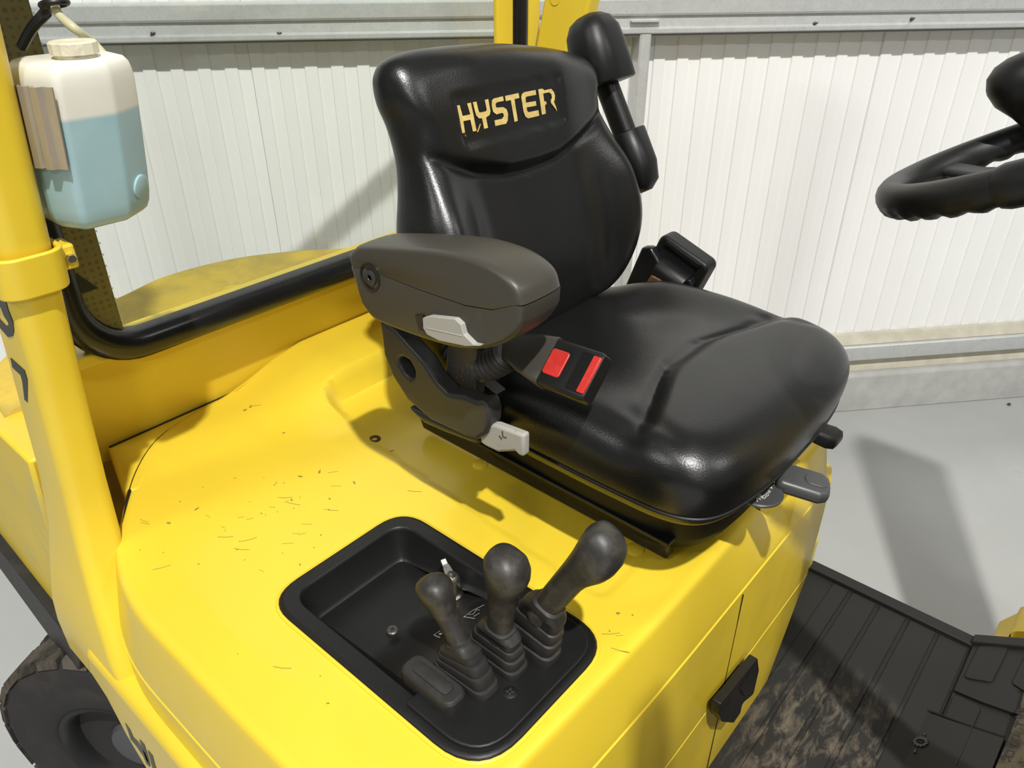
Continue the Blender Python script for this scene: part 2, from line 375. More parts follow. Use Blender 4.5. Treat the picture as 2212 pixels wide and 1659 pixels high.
# ---------------------------------------------------------------- the hall: floor, wall, kerb, rails
link('floor', [(-9, -7, 0), (7, -7, 0), (7, 9, 0), (-9, 9, 0)], [(0, 1, 2, 3)], 'floor', smooth=0, kind='structure')
wall = prism('wall_back', WALL, [(-6.6, 0.0), (4.2, 0.0), (4.2, 3.6), (-6.6, 3.6)], -0.16, -0.075, 'wall', kind='structure', smooth=0)
PITCH = 1.07 / 13
def panel_profile():
    P = []
    for k in range(13):
        a = k * PITCH
        P += [(a + 0.001, -0.0665), (a + 0.0035, -0.0605), (a + PITCH * .5, -0.0605), (a + PITCH * .5 + 0.0025, -0.0665)]
    P[0] = (0.0003, -0.0680); P.append((1.07 - 0.0003, -0.0680))
    return P
pp = panel_profile()
me0 = None
for k in range(-4, 6):
    s0 = -0.19 + 1.07 * k
    if s0 > 4 or s0 < -6: continue
    if me0 is None:
        V = [WALL(s0 + s, 0.26, o) for s, o in pp] + [WALL(s0 + s, 3.6, o) for s, o in pp]; n = len(pp)
        p0 = link('wall_panel', V, [[i, i + 1, i + 1 + n, i + n] for i in range(n - 1)], 'wall', wall, smooth=30)
        me0 = p0.data; base = WLOC[p0.name] - WT * s0
    else:
        c = p0.copy(); COL.objects.link(c); place(c, base + WT * s0, wall)
# kerb, sealant and channels
prism('baseboard_back', Fr(W0, WM, (0, 0, 1), -WT), [(-0.16, 0), (0.002, 0), (0, 0.172), (-0.012, 0.186), (-0.16, 0.190)], -4.2, 6.6, 'kerb', bevel=0.004, kind='structure')
def rail(name, prof, m, s0=-6.6, s1=4.2, **kw):
    return prism(name, Fr(W0, WM, (0, 0, 1), -WT), prof, -s1, -s0, m, kind='structure', **kw)
trim1 = rail('trim_1', [(-.058, 1.654), (.026, 1.654), (.030, 1.650), (.030, 1.612), (.026, 1.606), (.016, 1.604), (.018, 1.572), (.030, 1.566), (.030, 1.556), (.024, 1.552), (-.058, 1.552)], 'galv', smooth=25)
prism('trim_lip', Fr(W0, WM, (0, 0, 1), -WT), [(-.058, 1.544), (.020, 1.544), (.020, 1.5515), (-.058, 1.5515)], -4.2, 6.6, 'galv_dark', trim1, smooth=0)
rail('trim_2', [(-.06, .256), (-.004, .256), (-.002, .262), (-.002, .318), (-.006, .322), (-.06, .322)], 'galv', smooth=25)
rail('trim_3', [(-.058, .322), (-.020, .324), (-.040, .362), (-.058, .364)], 'timber', smooth=25)
rail('trim_4', [(-.10, .188), (-.030, .188), (-.034, .210), (-.05, .256), (-.10, .256)], 'timber', smooth=25)
strut = prism('trim_5', Fr(W0, WT, WM, (0, 0, 1)), [(-1.090, -.058), (-1.052, -.058), (-1.052, .022), (-1.058, .026), (-1.084, .026), (-1.090, .022)], 0.19, 1.552, 'galv', kind='structure', smooth=25)
prism('cleat', Fr(W0, WT, WM, (0, 0, 1)), [(-1.125, -.05), (-1.03, -.05), (-1.03, .036), (-1.125, .036)], 1.588, 1.592, 'galv', strut, smooth=0)
for px in ((329, 73),):
    pass
for s, z in [(-2.5818, 1.5754), (-2.2179, 1.5697), (-0.4990, 1.5739), (-0.1568, 1.5832)]:
    fr = Fr(WALL(s, z, .018), WT, (0, 0, 1), WM)
    lathe('screw', fr, [(.006, -.004), (.006, .002), (.0035, .003), (.003, .007), (0, .008)], 'steel', trim1, n=10)
    prism('screw_tip', fr, stroke([(-.006, -.006), (.009, .004)], .003), .003, .006, 'steel', trim1, smooth=0)
pb = np.array((-0.2126, 3.6680, 0.0060))
peb = lathe('pebble', Fr(pb), [(.004, -.006), (.008, -.001), (.006, .004), (0, .006)], 'steel', n=9)
peb['label'] = 'tiny dark pebble lying on the grey floor near the kerb'; peb['category'] = 'pebble'

# ---------------------------------------------------------------- the truck
truck = empty('forklift', (-0.75, 0.87, 0.0), 'yellow forklift truck with black operator seat, side console and steering wheel', 'forklift')

# --- hood -------------------------------------------------------
hood_out = cr([(-.345, .285), (-.40, .247), (-.55, .240), (-.75, .239), (-.89, .243), (-.99, .270), (-1.08, .323), (-1.165, .385), (-1.225, .452), (-1.252, .53), (-1.258, .62)], 8, False)
hood_out += [(-1.258, y) for y in np.linspace(.66, 1.24, 10)] + [(-1.25, 1.275), (-1.23, 1.295), (-1.2, 1.30)]
hood_out += [(x, 1.30) for x in np.linspace(-1.1, -.40, 12)] + [(-.365, 1.297), (-.345, 1.285), (-.336, 1.26)]
hood_out += [(-.335, y) for y in np.linspace(1.15, .75, 8)] + [(-.336, .66), (-.338, .58), (-.341, .48), (-.344, .40), (-.345, .33)]
hood_out = [tuple(map(float, p)) for p in hood_out]
CON = rpoly([(-.753, .351), (-.348, .351), (-.348, .608), (-.753, .608)], [.055, .072, .062, .055], 8)   # console cut-out
PAN = rpoly([(-1.105, .715), (-.40, .655), (-.40, 1.22), (-1.105, 1.22)], [.05, .03, .05, .05], 6)     # seat pan
def poly_arr(P): return np.array(P, float)
def inside(P, x, y):
    P = poly_arr(P); r = np.zeros(np.shape(x), bool)
    for i in range(len(P)):
        x0, y0 = P[i - 1]; x1, y1 = P[i]
        c = (y0 > y) != (y1 > y)
        with np.errstate(divide='ignore', invalid='ignore'):
            r ^= c & (x < (x1 - x0) * (y - y0) / (y1 - y0) + x0)
    return r
def nearest(P, x, y):
    P = poly_arr(P); A = np.roll(P, 1, 0); d = P - A; q = np.stack([np.atleast_1d(x), np.atleast_1d(y)], -1)[:, None, :]
    t = np.clip(((q - A) * d).sum(-1) / np.maximum((d * d).sum(-1), 1e-12), 0, 1)
    c = A + t[..., None] * d; dd = ((q - c) ** 2).sum(-1); i = dd.argmin(1); r = np.arange(len(i))
    return c[r, i], np.sqrt(dd[r, i])
def hood_h(x, y):
    x = np.atleast_1d(np.asarray(x, float)); y = np.atleast_1d(np.asarray(y, float))
    z = np.full(x.shape, 1.05)
    sd = nearest(PAN, x, y)[1] * np.where(inside(PAN, x, y), -1, 1)
    outer = .050 * sm(-x, .98, 1.12) * sm(y, .58, .80) + .006 * sm(-x, .9, 1.2) * sm(y, .3, .6)
    z += outer * sm(sd, -.022, .006) - .0022 * sm(-sd, -.001, .002)
    z -= .050 * sm(y, 1.005, 1.035) * (1 - sm(y, 1.115, 1.145)) * sm(x, -.43, -.385)
    z -= .004 * sm(.30 - y, 0, .06)
    return z
def sheet(xs, ys, out, hole):
    X, Y = np.meshgrid(xs, ys, indexing='ij'); nx, ny = X.shape
    cx = (X[:-1, :-1] + X[1:, 1:]) / 2; cy = (Y[:-1, :-1] + Y[1:, 1:]) / 2
    keep = inside(out, cx, cy) & ~inside(hole, cx, cy)
    idx = np.arange(nx * ny).reshape(nx, ny)
    F = np.stack([idx[:-1, :-1], idx[1:, :-1], idx[1:, 1:], idx[:-1, 1:]], -1)[keep]
    used = np.unique(F); cnt = np.zeros(nx * ny, int); np.add.at(cnt, F.ravel(), 1)
    x = X.ravel().copy(); y = Y.ravel().copy()
    b = used[cnt[used] < 4]
    po, do = nearest(out, x[b], y[b]); ph, dh = nearest(hole, x[b], y[b])
    p = np.where((do < dh)[:, None], po, ph); x[b] = p[:, 0]; y[b] = p[:, 1]
    remap = -np.ones(nx * ny, int); remap[used] = np.arange(len(used))
    return x[used], y[used], remap[F]
gx, gy, gf = sheet(np.linspace(-1.262, -.33, 150), np.linspace(.236, 1.304, 171), hood_out, CON)
HV = [tuple(p) for p in np.stack([gx, gy, hood_h(gx, gy)], -1)]; HF = [list(f) for f in gf]
def offset_loop(P, d):
    P = poly_arr(P); t = np.roll(P, -1, 0) - np.roll(P, 1, 0); t /= np.linalg.norm(t, axis=1)[:, None]
    n = np.stack([t[:, 1], -t[:, 0]], -1)
    if area2(P) < 0: n = -n
    return P + n * d
hh = hood_h(*np.array(hood_out).T)
RINGS = [(0, 0), (.005, -.0005), (.0095, -.0020), (.013, -.005), (.0150, -.0095), (.0165, -.016), (.033, -.100), (.034, -.1145), (.028, -.1165), (.0355, -.1185), (.037, -.20), (.037, -.354), (.031, -.3565), (.037, -.359), (.036, -.606)]
nO = len(hood_out); b0 = len(HV)
for d, dz in RINGS:
    L = offset_loop(hood_out, d)
    zt = np.where(dz > -.09, hh + dz, 1.05 + dz)
    sh = .030 if -.36 < dz < -.116 else (-.075 if dz <= -.356 else 0)
    HV += [(p[0], p[1] + sh * float(sm(p[1], 1.19, 1.28)), z) for p, z in zip(L, zt)]
for k in range(len(RINGS) - 1):
    for i in range(nO):
        j = (i + 1) % nO; HF.append([b0 + k * nO + i, b0 + k * nO + j, b0 + (k + 1) * nO + j, b0 + (k + 1) * nO + i])
hood = link('hood', HV, HF, 'yellow', truck, smooth=32)
# rolled lip round the console opening
lip = [(p[0], p[1], float(hood_h(*p)[0])) for p in CON]
tube('opening_lip', [(p[0], p[1], p[2] - .001) for p in lip], .0042, 'yellow', hood, n=8, closed=True)
for p in ((-0.4224, 0.7732, 1.0485), (-0.7422, 0.7775, 1.0485)):
    lathe('bolt_cap', Fr(p), [(.0135, -.004), (.0135, .001), (.0115, .0025), (0, .0032)], 'yellow', hood, n=20)
lathe('hood_screw', Fr((-0.9394, 0.7094, 1.0485)), [(.0105, -.003), (.0105, .001), (.007, .002), (.005, -.0005), (0, -.001)], 'rust', hood, n=20)
prism('panel_gap', YZ(-.30), stroke([(.917, .926), (.917, .70)], .0022) , .0015, .0026, 'black_print', hood, smooth=0)
prism('panel_gap', YZ(-.30), stroke([(.922, .69), (.922, .447)], .0022) , .0012, .0026, 'black_print', hood, smooth=0)
# worn nicks in the paint
random.seed(4)
nk = []
def nick(x, y, w, h, a):
    P = []
    for k in range(7):
        t = 2 * pi * k / 7; q = (.6 + .5 * random.random())
        u, v = w * q * cos(t), h * q * sin(t); P.append((x + u * cos(a) - v * sin(a), y + u * sin(a) + v * cos(a)))
    return P
for x, y in [(-1.0718, 0.6082), (-0.9465, 0.5527), (-0.9332, 0.5810), (-0.8654, 0.6009), (-1.0027, 0.3935), (-1.1889, 0.6145), (-1.1905, 0.6024), (-1.0049, 0.3477), (-0.9072, 0.5061), (-0.8893, 0.7042), (-0.8624, 0.5477), (-0.3711, 0.6514)]:
    nk.append(nick(x, y, .003 + .005 * random.random(), .0015 + .002 * random.random(), random.random() * 3))
for x, y in [(-1.1952, 0.6156), (-0.9292, 0.4948), (-0.9079, 0.4977), (-0.9189, 0.3799), (-0.8777, 0.3819), (-0.8831, 0.3971), (-0.9281, 0.2814), (-0.3672, 0.6077), (-0.3451, 0.5968), (-0.7825, 0.6448), (-0.6508, 0.2957), (-0.8486, 0.5260)]:
    a = random.random() * .8 + .3
    nk.append(stroke([(x, y), (x + .012 * cos(a), y + .012 * sin(a)), (x + .024 * cos(a + .1), y + .024 * sin(a + .1))], .0008))
for cx, cy, n, sx, sy in ((-.90, .47, 26, .05, .05), (-.78, .43, 10, .05, .03), (-.98, .40, 10, .08, .06), (-.36, .58, 22, .03, .06), (-.62, .33, 8, .08, .04)):
    for k in range(n):
        x, y = random.gauss(cx, sx), random.gauss(cy, sy)
        if y < .26 or x > -.345 or (y > .345 and y < .615 and x > -.76 and x < -.345): continue
        if k % 3: nk.append(nick(x, y, .0010 + .0016 * random.random(), .0006 + .0008 * random.random(), random.random() * 3))
        else:
            a = random.gauss(.6, .3); l = .006 + .012 * random.random(); nk.append(stroke([(x, y), (x + l * cos(a), y + l * sin(a))], .0005))
flat_glyphs('paint_nicks', XY, nk, 'scratch', hood, th=.0003, zf=lambda x, y: float(hood_h(x, y)[0]) + .0002, kind='stuff')

# hood latch
lf = YZ(-.276)
latch = prism('hood_latch', lf, rpoly([(0.9858, 0.7317), (1.0127, 0.6744), (1.0151, 0.6042), (0.9592, 0.6341), (0.9613, 0.6056), (0.9339, 0.6052), (0.8730, 0.6726), (0.8484, 0.7171), (0.8393, 0.7539), (0.8723, 0.7465)], .006, 3), -.012, .004, 'plastic', hood, bevel=.004, seg=3)
prism('latch_pivot', YZ(-.30), [(0.9224, 0.7107), (0.9673, 0.7102), (0.9976, 0.6623), (0.9589, 0.6555)], 0, .03, 'plastic', hood)

# --- chassis, fender step, footplate ---------------------------------
ch = [(-1.0489, 0.8807), (-1.0842, 0.8048), (-1.0342, 0.7720), (-1.0050, 0.7032), (-0.9606, 0.6546), (-0.9199, 0.6111)]
chassis = prism('chassis_side', XZ(0.185), [(-.22, .862)] + [tuple(p) for p in ch] + [(-.78, .20), (-.22, .20)], 0, .055, 'yellow', truck, bevel=.018, seg=4)
prism('footplate', XY, [(-.9, .26), (.62, .26), (.62, 1.612), (-.9, 1.612)], .40, .436, 'yellow', truck, bevel=.004)
prism('side_step', XY, [(-1.2, 1.27), (-.365, 1.27), (-.365, 1.615), (-1.2, 1.615)], .436, .55, 'yellow', truck, bevel=.02, seg=3)
prism('dash_panel', XZ(.26), [(.56, .40), (.62, .40), (.62, 1.25), (.50, 1.25), (.44, .95)], 0, 1.34, 'plastic', truck, bevel=.02)
fd = cr([(0.0448, 1.7000, 0.3695), (0.0714, 1.7000, 0.4200), (0.0915, 1.7000, 0.4551), (.30, 1.70, .56), (.6, 1.70, .50)], 6, False)
loft('front_fender', [[(p[0], 1.70, p[2]), (p[0], 1.80, p[2]), (p[0], 1.80, .25), (p[0], 1.70, .25)] for p in fd], 'yellow', truck)
# worn letters on the chassis side
flat_glyphs('side_lettering', Fr((0, .185, 0), (1, 0, 0), (0, 0, 1), (0, -1, 0)), [
    [(-0.9644, 0.7694), (-0.9514, 0.7652), (-0.9510, 0.7458), (-0.9297, 0.7521), (-0.9116, 0.7438), (-0.9115, 0.7262), (-0.9172, 0.7023), (-0.9309, 0.6958), (-0.9332, 0.7154), (-0.9512, 0.7218), (-0.9713, 0.7218), (-0.9660, 0.7493)],
    [(-0.9158, 0.7734), (-0.9000, 0.7760), (-0.9031, 0.7522), (-0.9126, 0.7119), (-0.9220, 0.7169), (-0.9197, 0.7452)],
    [(-0.8909, 0.7710), (-0.8765, 0.7714), (-0.8847, 0.7365), (-0.8840, 0.6952), (-0.9105, 0.6698), (-0.9017, 0.7253)]], 'grey_print', chassis, z=.0004, th=.0006)

# --- bulkhead, counterweight ------------------------------------------
bulk = loft('bulkhead', [[(-1.282, .30, 1.02), (-1.282, 1.53, 1.02), (-1.31, 1.53, 1.02), (-1.31, .30, 1.02)],
                         [(-1.243, .30, 1.252), (-1.243, 1.53, 1.252), (-1.263, 1.53, 1.252), (-1.263, .30, 1.252)]], 'yellow', truck, bevel=.003)
box('bulkhead_sill', (-1.225, .915, 1.262), (.07, 1.23, .02), 'yellow', bulk, bevel=.003)
prism('bulkhead_gap', XZ(.31), [(-1.275, 1.051), (-1.2705, 1.051), (-1.2705, 1.0533), (-1.275, 1.0533)], .07, .46, 'black_print', bulk, smooth=0)
# cowl strip between bulkhead and hood
cs = [(-1.30, .375), (-1.10, .300)] + [tuple(p) for p in offset_loop(hood_out, .012)[44:96]] + [(-1.262, 1.24), (-1.30, 1.24)]
cowl = prism('cowl_strip', XY, rpoly([(-1.31, .385), (-1.255, .372), (-1.13, .335), (-1.12, .36), (-1.2, .43), (-1.235, .50), (-1.24, .60), (-1.24, 1.25), (-1.31, 1.25)], .012, 4), .85, 1.052, 'yellow', truck, bevel=.006, seg=3)
sl = [(p[0], p[1], 1.0485) for p in offset_loop(hood_out, .009)[46:82]]
tube('hood_gap', sl, [.0035 * min(1, i / 6, (35 - i) / 14) + .0004 for i in range(len(sl))], 'gloss_black', cowl, n=8)  # dark of the open gap between hood and cowl, put in as a black tube
cw_out = cr([(-1.29, .245), (-1.40, .262), (-1.50, .315), (-1.57, .45), (-1.605, .58), (-1.640, .70), (-1.622, .86), (-1.548, 1.0), (-1.46, 1.11), (-1.42, 1.3), (-1.36, 1.46), (-1.29, 1.50)], 6, False)
cwl = [(0, .70), (0, 1.10), (0, 1.155), (-.006, 1.172), (-.016, 1.179), (-.03, 1.181)]
loops = []
cen = np.array([-1.35, .87])
for d, z in cwl:
    L = []
    for p in cw_out:
        v = np.array(p) - cen; r = np.linalg.norm(v); q = cen + v * (r + d) / r; L.append((q[0], q[1], z))
    loops.append(L)
cw = loft('counterweight', loops, 'yellow_dusty', truck)
lathe('filler_cap', Fr((-1.4381, 0.7541, 1.1810)), [(.026, -.004), (.026, .002), (.022, .004), (.020, .002), (.014, .002), (.010, .004), (0, .005)], 'yellow_dusty', cw, n=24)
side = prism('rear_side_panel', XZ(.232), [(-1.135, 1.172), (-1.175, 1.047), (-1.272, .696), (-1.66, .712), (-1.70, .84), (-1.62, .98), (-1.50, 1.12), (-1.40, 1.172)], -.004, .05, 'yellow_worn', truck, bevel=.006)
prism('rubber_skirt', XZ(.222), [(-1.199, .745), (-1.267, .650), (-1.330, .560), (-1.40, .566), (-1.702, .636), (-1.74, .70), (-1.70, .765), (-1.595, .754), (-1.267, .707)], -.012, .02, 'rubber', side, bevel=.003)

# --- rear wheel (steered) ----------------------------------------------
wy = .506
wc = np.array([-1.288, .227, .30]); wn = np.array([sin(wy), -cos(wy), 0]); wt = np.array([cos(wy), sin(wy), 0])
WF = Fr(wc, wt, (0, 0, 1), wn)
R = .300
prof = [(.150, -.19), (.185, -.185), (.262, -.19), (.288, -.180), (.297, -.165), (.300, -.09), (.297, -.014), (.290, -.002), (.268, .006), (.246, .004), (.236, .008), (.200, .006), (.172, .003), (.165, -.004), (.160, -.03), (.150, -.04)]
tyre = lathe('rear_tyre', WF, prof, 'tyre', truck, n=64, smooth=50)
tl = []
for k in range(26):                                   # shoulder lugs
    a = 2 * pi * k / 26
    for sd in (0, 1):
        a2 = a + sd * pi / 26
        lo = []
        for r, w0, w1 in ((.290, -.075, .004), (.3065, -.07, -.004)):
            for h, da in ((w0, .115), (w0, -.06), (w1, -.09), (w1, .10)):
                hh2 = h if sd == 0 else -.18 - h
                lo.append(WF(r * cos(a2 + da), r * sin(a2 + da), hh2))
        tl.append(lo)
V = [p for L in tl for p in L]; F = []
for k in range(len(tl)):
    b = 8 * k; F += [[b + i for i in f] for f in ((0, 1, 2, 3), (7, 6, 5, 4), (0, 4, 5, 1), (1, 5, 6, 2), (2, 6, 7, 3), (3, 7, 4, 0))]
link('tread_lugs', V, F, 'tread', tyre, smooth=0, kind='stuff')
lathe('wheel_rim', WF, [(.163, -.17), (.163, -.03), (.168, -.002), (.160, .002), (.152, -.004), (.145, -.03), (.140, -.11), (.05, -.115), (0, -.115)], 'rim', tyre, n=48)
lathe('hub', WF, [(.075, -.13), (.072, -.07), (.066, -.035), (.060, -.028), (.040, -.026), (0, -.026)], 'hub', tyre, n=32)
for k in range(5):
    a = 2 * pi * k / 5 + .3
    lathe('wheel_nut', Fr(WF(.105 * cos(a), .105 * sin(a), -.117), wt, (0, 0, 1), wn), [(.012, 0), (.012, .016), (.006, .022), (0, .022)], 'rim', tyre, n=6)

# --- rear pillars of the overhead guard -------------------------------
def section(z, xf, xb, yo, yi, r=.02):
    return [(p[0], p[1], z) for p in rr(xb, xf, yo, yi, r, 6)]
PS = [(2.35, -.742, -.85, .235, .292), (1.95, -.835, -.943, .235, .292), (1.36, -.975, -1.083, .235, .292), (1.16, -1.018, -1.13, .231, .292), (1.06, -1.02, -1.15, .222, .288), (.97, -.985, -1.17, .206, .262), (.90, -.945, -1.18, .193, .240), (.845, -.925, -1.19, .19, .236), (.78, -.925, -1.19, .19, .25)]
pillar = loft('rear_pillar', [section(*p) for p in PS], 'yellow', truck, smooth=60)
# clamp strap round the pillar
def px_at(z): return -.975 + (z - 1.36) * (.14 / .59)
cl = []
for z in (1.485, 1.537):
    xf = px_at(z); L = rr(xf - .122, xf + .010, .225, .301, .024, 6); cl.append(L)
cl_in = [rr(px_at(z) - .11, px_at(z) + .004, .231, .294, .02, 6) for z in (1.485, 1.537)]
V = [(p[0], p[1], z) for L, z in ((cl[0], 1.485), (cl[1], 1.537), (cl_in[1], 1.537), (cl_in[0], 1.485)) for p in L]
n = len(cl[0]); F = []
for k in range(4):
    for i in range(n):
        j = (i + 1) % n; F.append([k * n + i, k * n + j, ((k + 1) % 4) * n + j, ((k + 1) % 4) * n + i])
clamp = link('pillar_clamp', V, F, 'yellow', pillar, bevel=.0025)
xb = px_at(1.51) - .016
prism('clamp_ear', XY, rpoly([(xb - .03, .298), (xb + .004, .298), (xb + .004, .316), (xb - .03, .316)], .004, 4), 1.500, 1.530, 'yellow', pillar, bevel=.003)
lathe('clamp_bolt', Fr((xb + .004, .308, 1.514), (0, 1, 0), (0, 0, 1), (1, 0, 0)), [(.006, -.002), (.006, .005), (.005, .006), (0, .006)], 'chrome', pillar, n=6)
# numerals on the outer face of the pillar
def oxz(L): return [(p[0], p[1]) for p in L]
OF = Fr((0, .235, 0), (1, 0, 0), (0, 0, 1), (0, -1, 0))
eight = ([(-1.0191, 1.4820), (-0.9783, 1.5051), (-0.9663, 1.5016), (-0.9723, 1.4838), (-0.9780, 1.4645), (-0.9765, 1.4499), (-0.9868, 1.4343), (-1.0008, 1.4228), (-1.0204, 1.4149), (-1.0369, 1.4197), (-1.0573, 1.4273), (-1.0669, 1.4434)], [(-1.0152, 1.4639), (-1.0044, 1.4599), (-1.0034, 1.4481), (-0.9965, 1.4429), (-0.9996, 1.4376), (-1.0135, 1.4331), (-1.0254, 1.4361), (-1.0335, 1.4436)])
seven = [(-1.0458, 1.3766), (-1.0041, 1.3738), (-1.0071, 1.3592), (-1.0549, 1.2934), (-1.0640, 1.2955), (-1.0331, 1.3451), (-1.0287, 1.3578), (-1.0537, 1.3600)]
flat_glyphs('pillar_number', OF, [eight, seven], 'black_print', pillar, z=.0003, th=.0007)

fp = empty('far_pillar_anchor', (0, 0, 0), None, None) if False else None
PL = [(2.35, 0.19), (1.0, -.13)]
far = loft('rear_pillar', [[(x + q[0], q[1], z) for q in rr(-1.125, -1.008, 1.40, 1.442, .008, 5)] for z, x in ((2.35, .153), (1.69, 0), (1.1, -.13))], 'yellow', truck, smooth=60)
prism('pillar_plug', Fr((-1.088, 1.40, 1.722), (1, 0, 0), (0, 0, 1), (0, -1, 0)), rr(-.012, .012, -.014, .014, .0115, 6), 0, .0015, 'yellow', far, bevel=.0008)

# --- front legs of the overhead guard: outside the frame, they shade the hood, mat and floor
loft('front_pillar', [[(x + q[0], q[1], z) for q in rr(-.03, .04, .215, .275, .012, 4)] for z, x in ((.44, .48), (2.28, .27))], 'yellow', truck)
loft('front_pillar', [[(x + q[0], q[1], z) for q in rr(-.13, .08, 1.485, 1.545, .012, 4)] for z, x in ((.44, .34), (1.0, .34), (2.28, .40))], 'yellow', truck)  # far leg, unseen and made extra wide to cast the broad floor shadow

# --- rear window ----------------------------------------------------------
WX = -1.20
glass_out = rr(.372, 1.41, 1.262, 2.20, .09, 8)
window = prism('rear_window', YZ(WX), glass_out, -.003, .003, 'glass', truck, smooth=0)
ro = rr(.338, 1.430, 1.236, 2.23, .120, 10); ri = rr(.386, 1.390, 1.285, 2.18, .080, 10)
rub = []
for c in range(7):
    a = pi * c / 6; f = .5 - .5 * cos(a)
    rub.append([(WX + .006 + .020 * sin(a) ** .8, o[0] * (1 - f) + i[0] * f, o[1] * (1 - f) + i[1] * f) for o, i in zip(ro, ri)])
loft('window_rubber', [[(WX - .012, p[0], p[1]) for p in ro]] + rub + [[(WX - .012, p[0], p[1]) for p in ri]], 'gloss_black', window, cap=(False, False), smooth=60)
prism('frit_band', YZ(WX), [(.375, 1.285), (.432, 1.275), (.432, 2.19), (.375, 2.19)], .0032, .0040, 'frit', window, smooth=0)
tri_ = [(0.3889, 1.4030), (0.4127, 1.3711), (0.3933, 1.3699), (0.3818, 1.3707)]
prism('frit_patch', YZ(WX), tri_, .0042, .0048, 'black_print', window, smooth=0)
dots = []
for k in range(46):
    z = 1.29 + k * .0185
    dots.append(nick(.4335, z, .0014, .0022, 0))
flat_glyphs('frit_dots', YZ(WX), dots, 'white_print', window, z=.0034, kind='stuff')  # white dots painted for the light through gaps along the frit edge
box('window_frame', (WX - .01, .325, 1.75), (.03, .06, 1.0), 'gloss_black', truck, bevel=.008)
box('window_frame', (WX, 1.455, 1.70), (.03, .04, 1.0), 'yellow', truck, bevel=.006)
box('window_post', (WX + .014, 1.350, 1.75), (.012, .052, .93), 'yellow', truck, bevel=.003)

# ---------------------------------------------------------------- console tray, levers
def ring_mesh(name, loops2, m, parent, **kw):
    """loops2: list of (2-D loop of equal counts, z or callable)."""
    L = []
    for P, z in loops2: L.append([(p[0], p[1], z(p[0], p[1]) if callable(z) else z) for p in P])
    return loft(name, L, m, parent, cap=(False, False), **kw)
def inset(P, d): return [tuple(p) for p in offset_loop(P, -d)]
PZ = 1.052
def floor_z(x, y):                                      # tray floor rises towards the lever plate
    return 1.000 + .046 * float(sm(np.array(x), -.62, -.49))
TRAY = rpoly([(-.729, .378), (-.455, .378), (-.455, .582), (-.729, .582)], [.035, .02, .02, .035], 8)
c1 = CON
tray = ring_mesh('console_tray', [(inset(c1, -.001), 1.040), (inset(c1, .001), PZ + .001), (inset(c1, .004), PZ + .0035), (inset(c1, .008), PZ + .004)], 'plastic', truck, smooth=50)
# flat flange between console edge and tray mouth, tray walls, tray floor
pts, fs = tri_fill([inset(c1, .008), TRAY])
link('tray_flange', [(p[0], p[1], PZ + .004) for p in pts], fs, 'plastic', tray, smooth=0)
TI = inset(TRAY, .003); TB = inset(TRAY, .012); TB2 = inset(TRAY, .017)
ring_mesh('tray_wall', [(TRAY, PZ + .004), (inset(TRAY, .0015), PZ + .003), (TI, PZ - .001), (TB, lambda x, y: min(floor_z(x, y) + .004, PZ)), (TB2, lambda x, y: floor_z(x, y))], 'plastic', tray, smooth=50)
xs = np.linspace(-.722, -.445, 40); ys = np.linspace(.385, .576, 10)
V = []; F = []
for x in xs:
    for y in ys: V.append((x, y, floor_z(x, y)))
for i in range(39):
    for j in range(9): F.append([i * 10 + j, (i + 1) * 10 + j, (i + 1) * 10 + j + 1, i * 10 + j + 1])
link('tray_floor', V, F, 'plastic', tray, smooth=50)
LP = rpoly([(-.480, .3640), (-.359, .3640), (-.359, .5945), (-.480, .5945)], [.004, .060, .050, .004], 8)
plate = prism('lever_plate', XY, LP, 1.046, PZ + .0085, 'plastic', truck, bevel=.006, seg=4)
for p in ((-0.6080, 0.4529, 1.0120),):
    screw('tray_screw', Fr(p), .0085, 'steel', tray)
    for a in (.4, .4 + pi / 2): prism('screw_cross', Fr(p, (cos(a), sin(a), 0), (-sin(a), cos(a), 0)), [(-.004, -.0008), (.004, -.0008), (.004, .0008), (-.004, .0008)], .003, .0034, 'gloss_black', tray, smooth=0)
p = (-0.3952, 0.4557, 1.0580)
screw('plate_screw', Fr(p), .0105, 'plastic', plate)
for a in (.6, .6 + pi / 2): prism('screw_cross', Fr(p, (cos(a), sin(a), 0), (-sin(a), cos(a), 0)), [(-.005, -.001), (.005, -.001), (.005, .001), (-.005, .001)], .003, .0034, 'steel', plate, smooth=0)
lathe('drain_hole', Fr((-0.7136, 0.6089, 1.0025)), [(.004, 0), (.004, .0006), (0, .0006)], 'gloss_black', tray, n=12)
# small symbol plates
def on_floor(px): return px
d1 = [(-0.5464, 0.5324), (-0.5388, 0.5615)] 
fz = lambda x, y: floor_z(x, y) + .0006
flat_glyphs('lever_symbol', XY, [stroke([(-0.5170, 0.5234), (-0.5358, 0.5212), (-0.5340, 0.5359), (-0.5265, 0.5524)], .0013), stroke([(-0.5333, 0.5277), (-0.5267, 0.5301), (-0.5291, 0.5401), (-0.5245, 0.5408)], .0012), stroke([(-0.5218, 0.5267), (-0.5194, 0.5353)], .0012),
    stroke([(-0.5347, 0.4740), (-0.5492, 0.4761), (-0.5465, 0.4857)], .0013), stroke([(-0.5430, 0.4804), (-0.5379, 0.4806)], .003)], 'white_print', tray, zf=fz, kind='stuff')

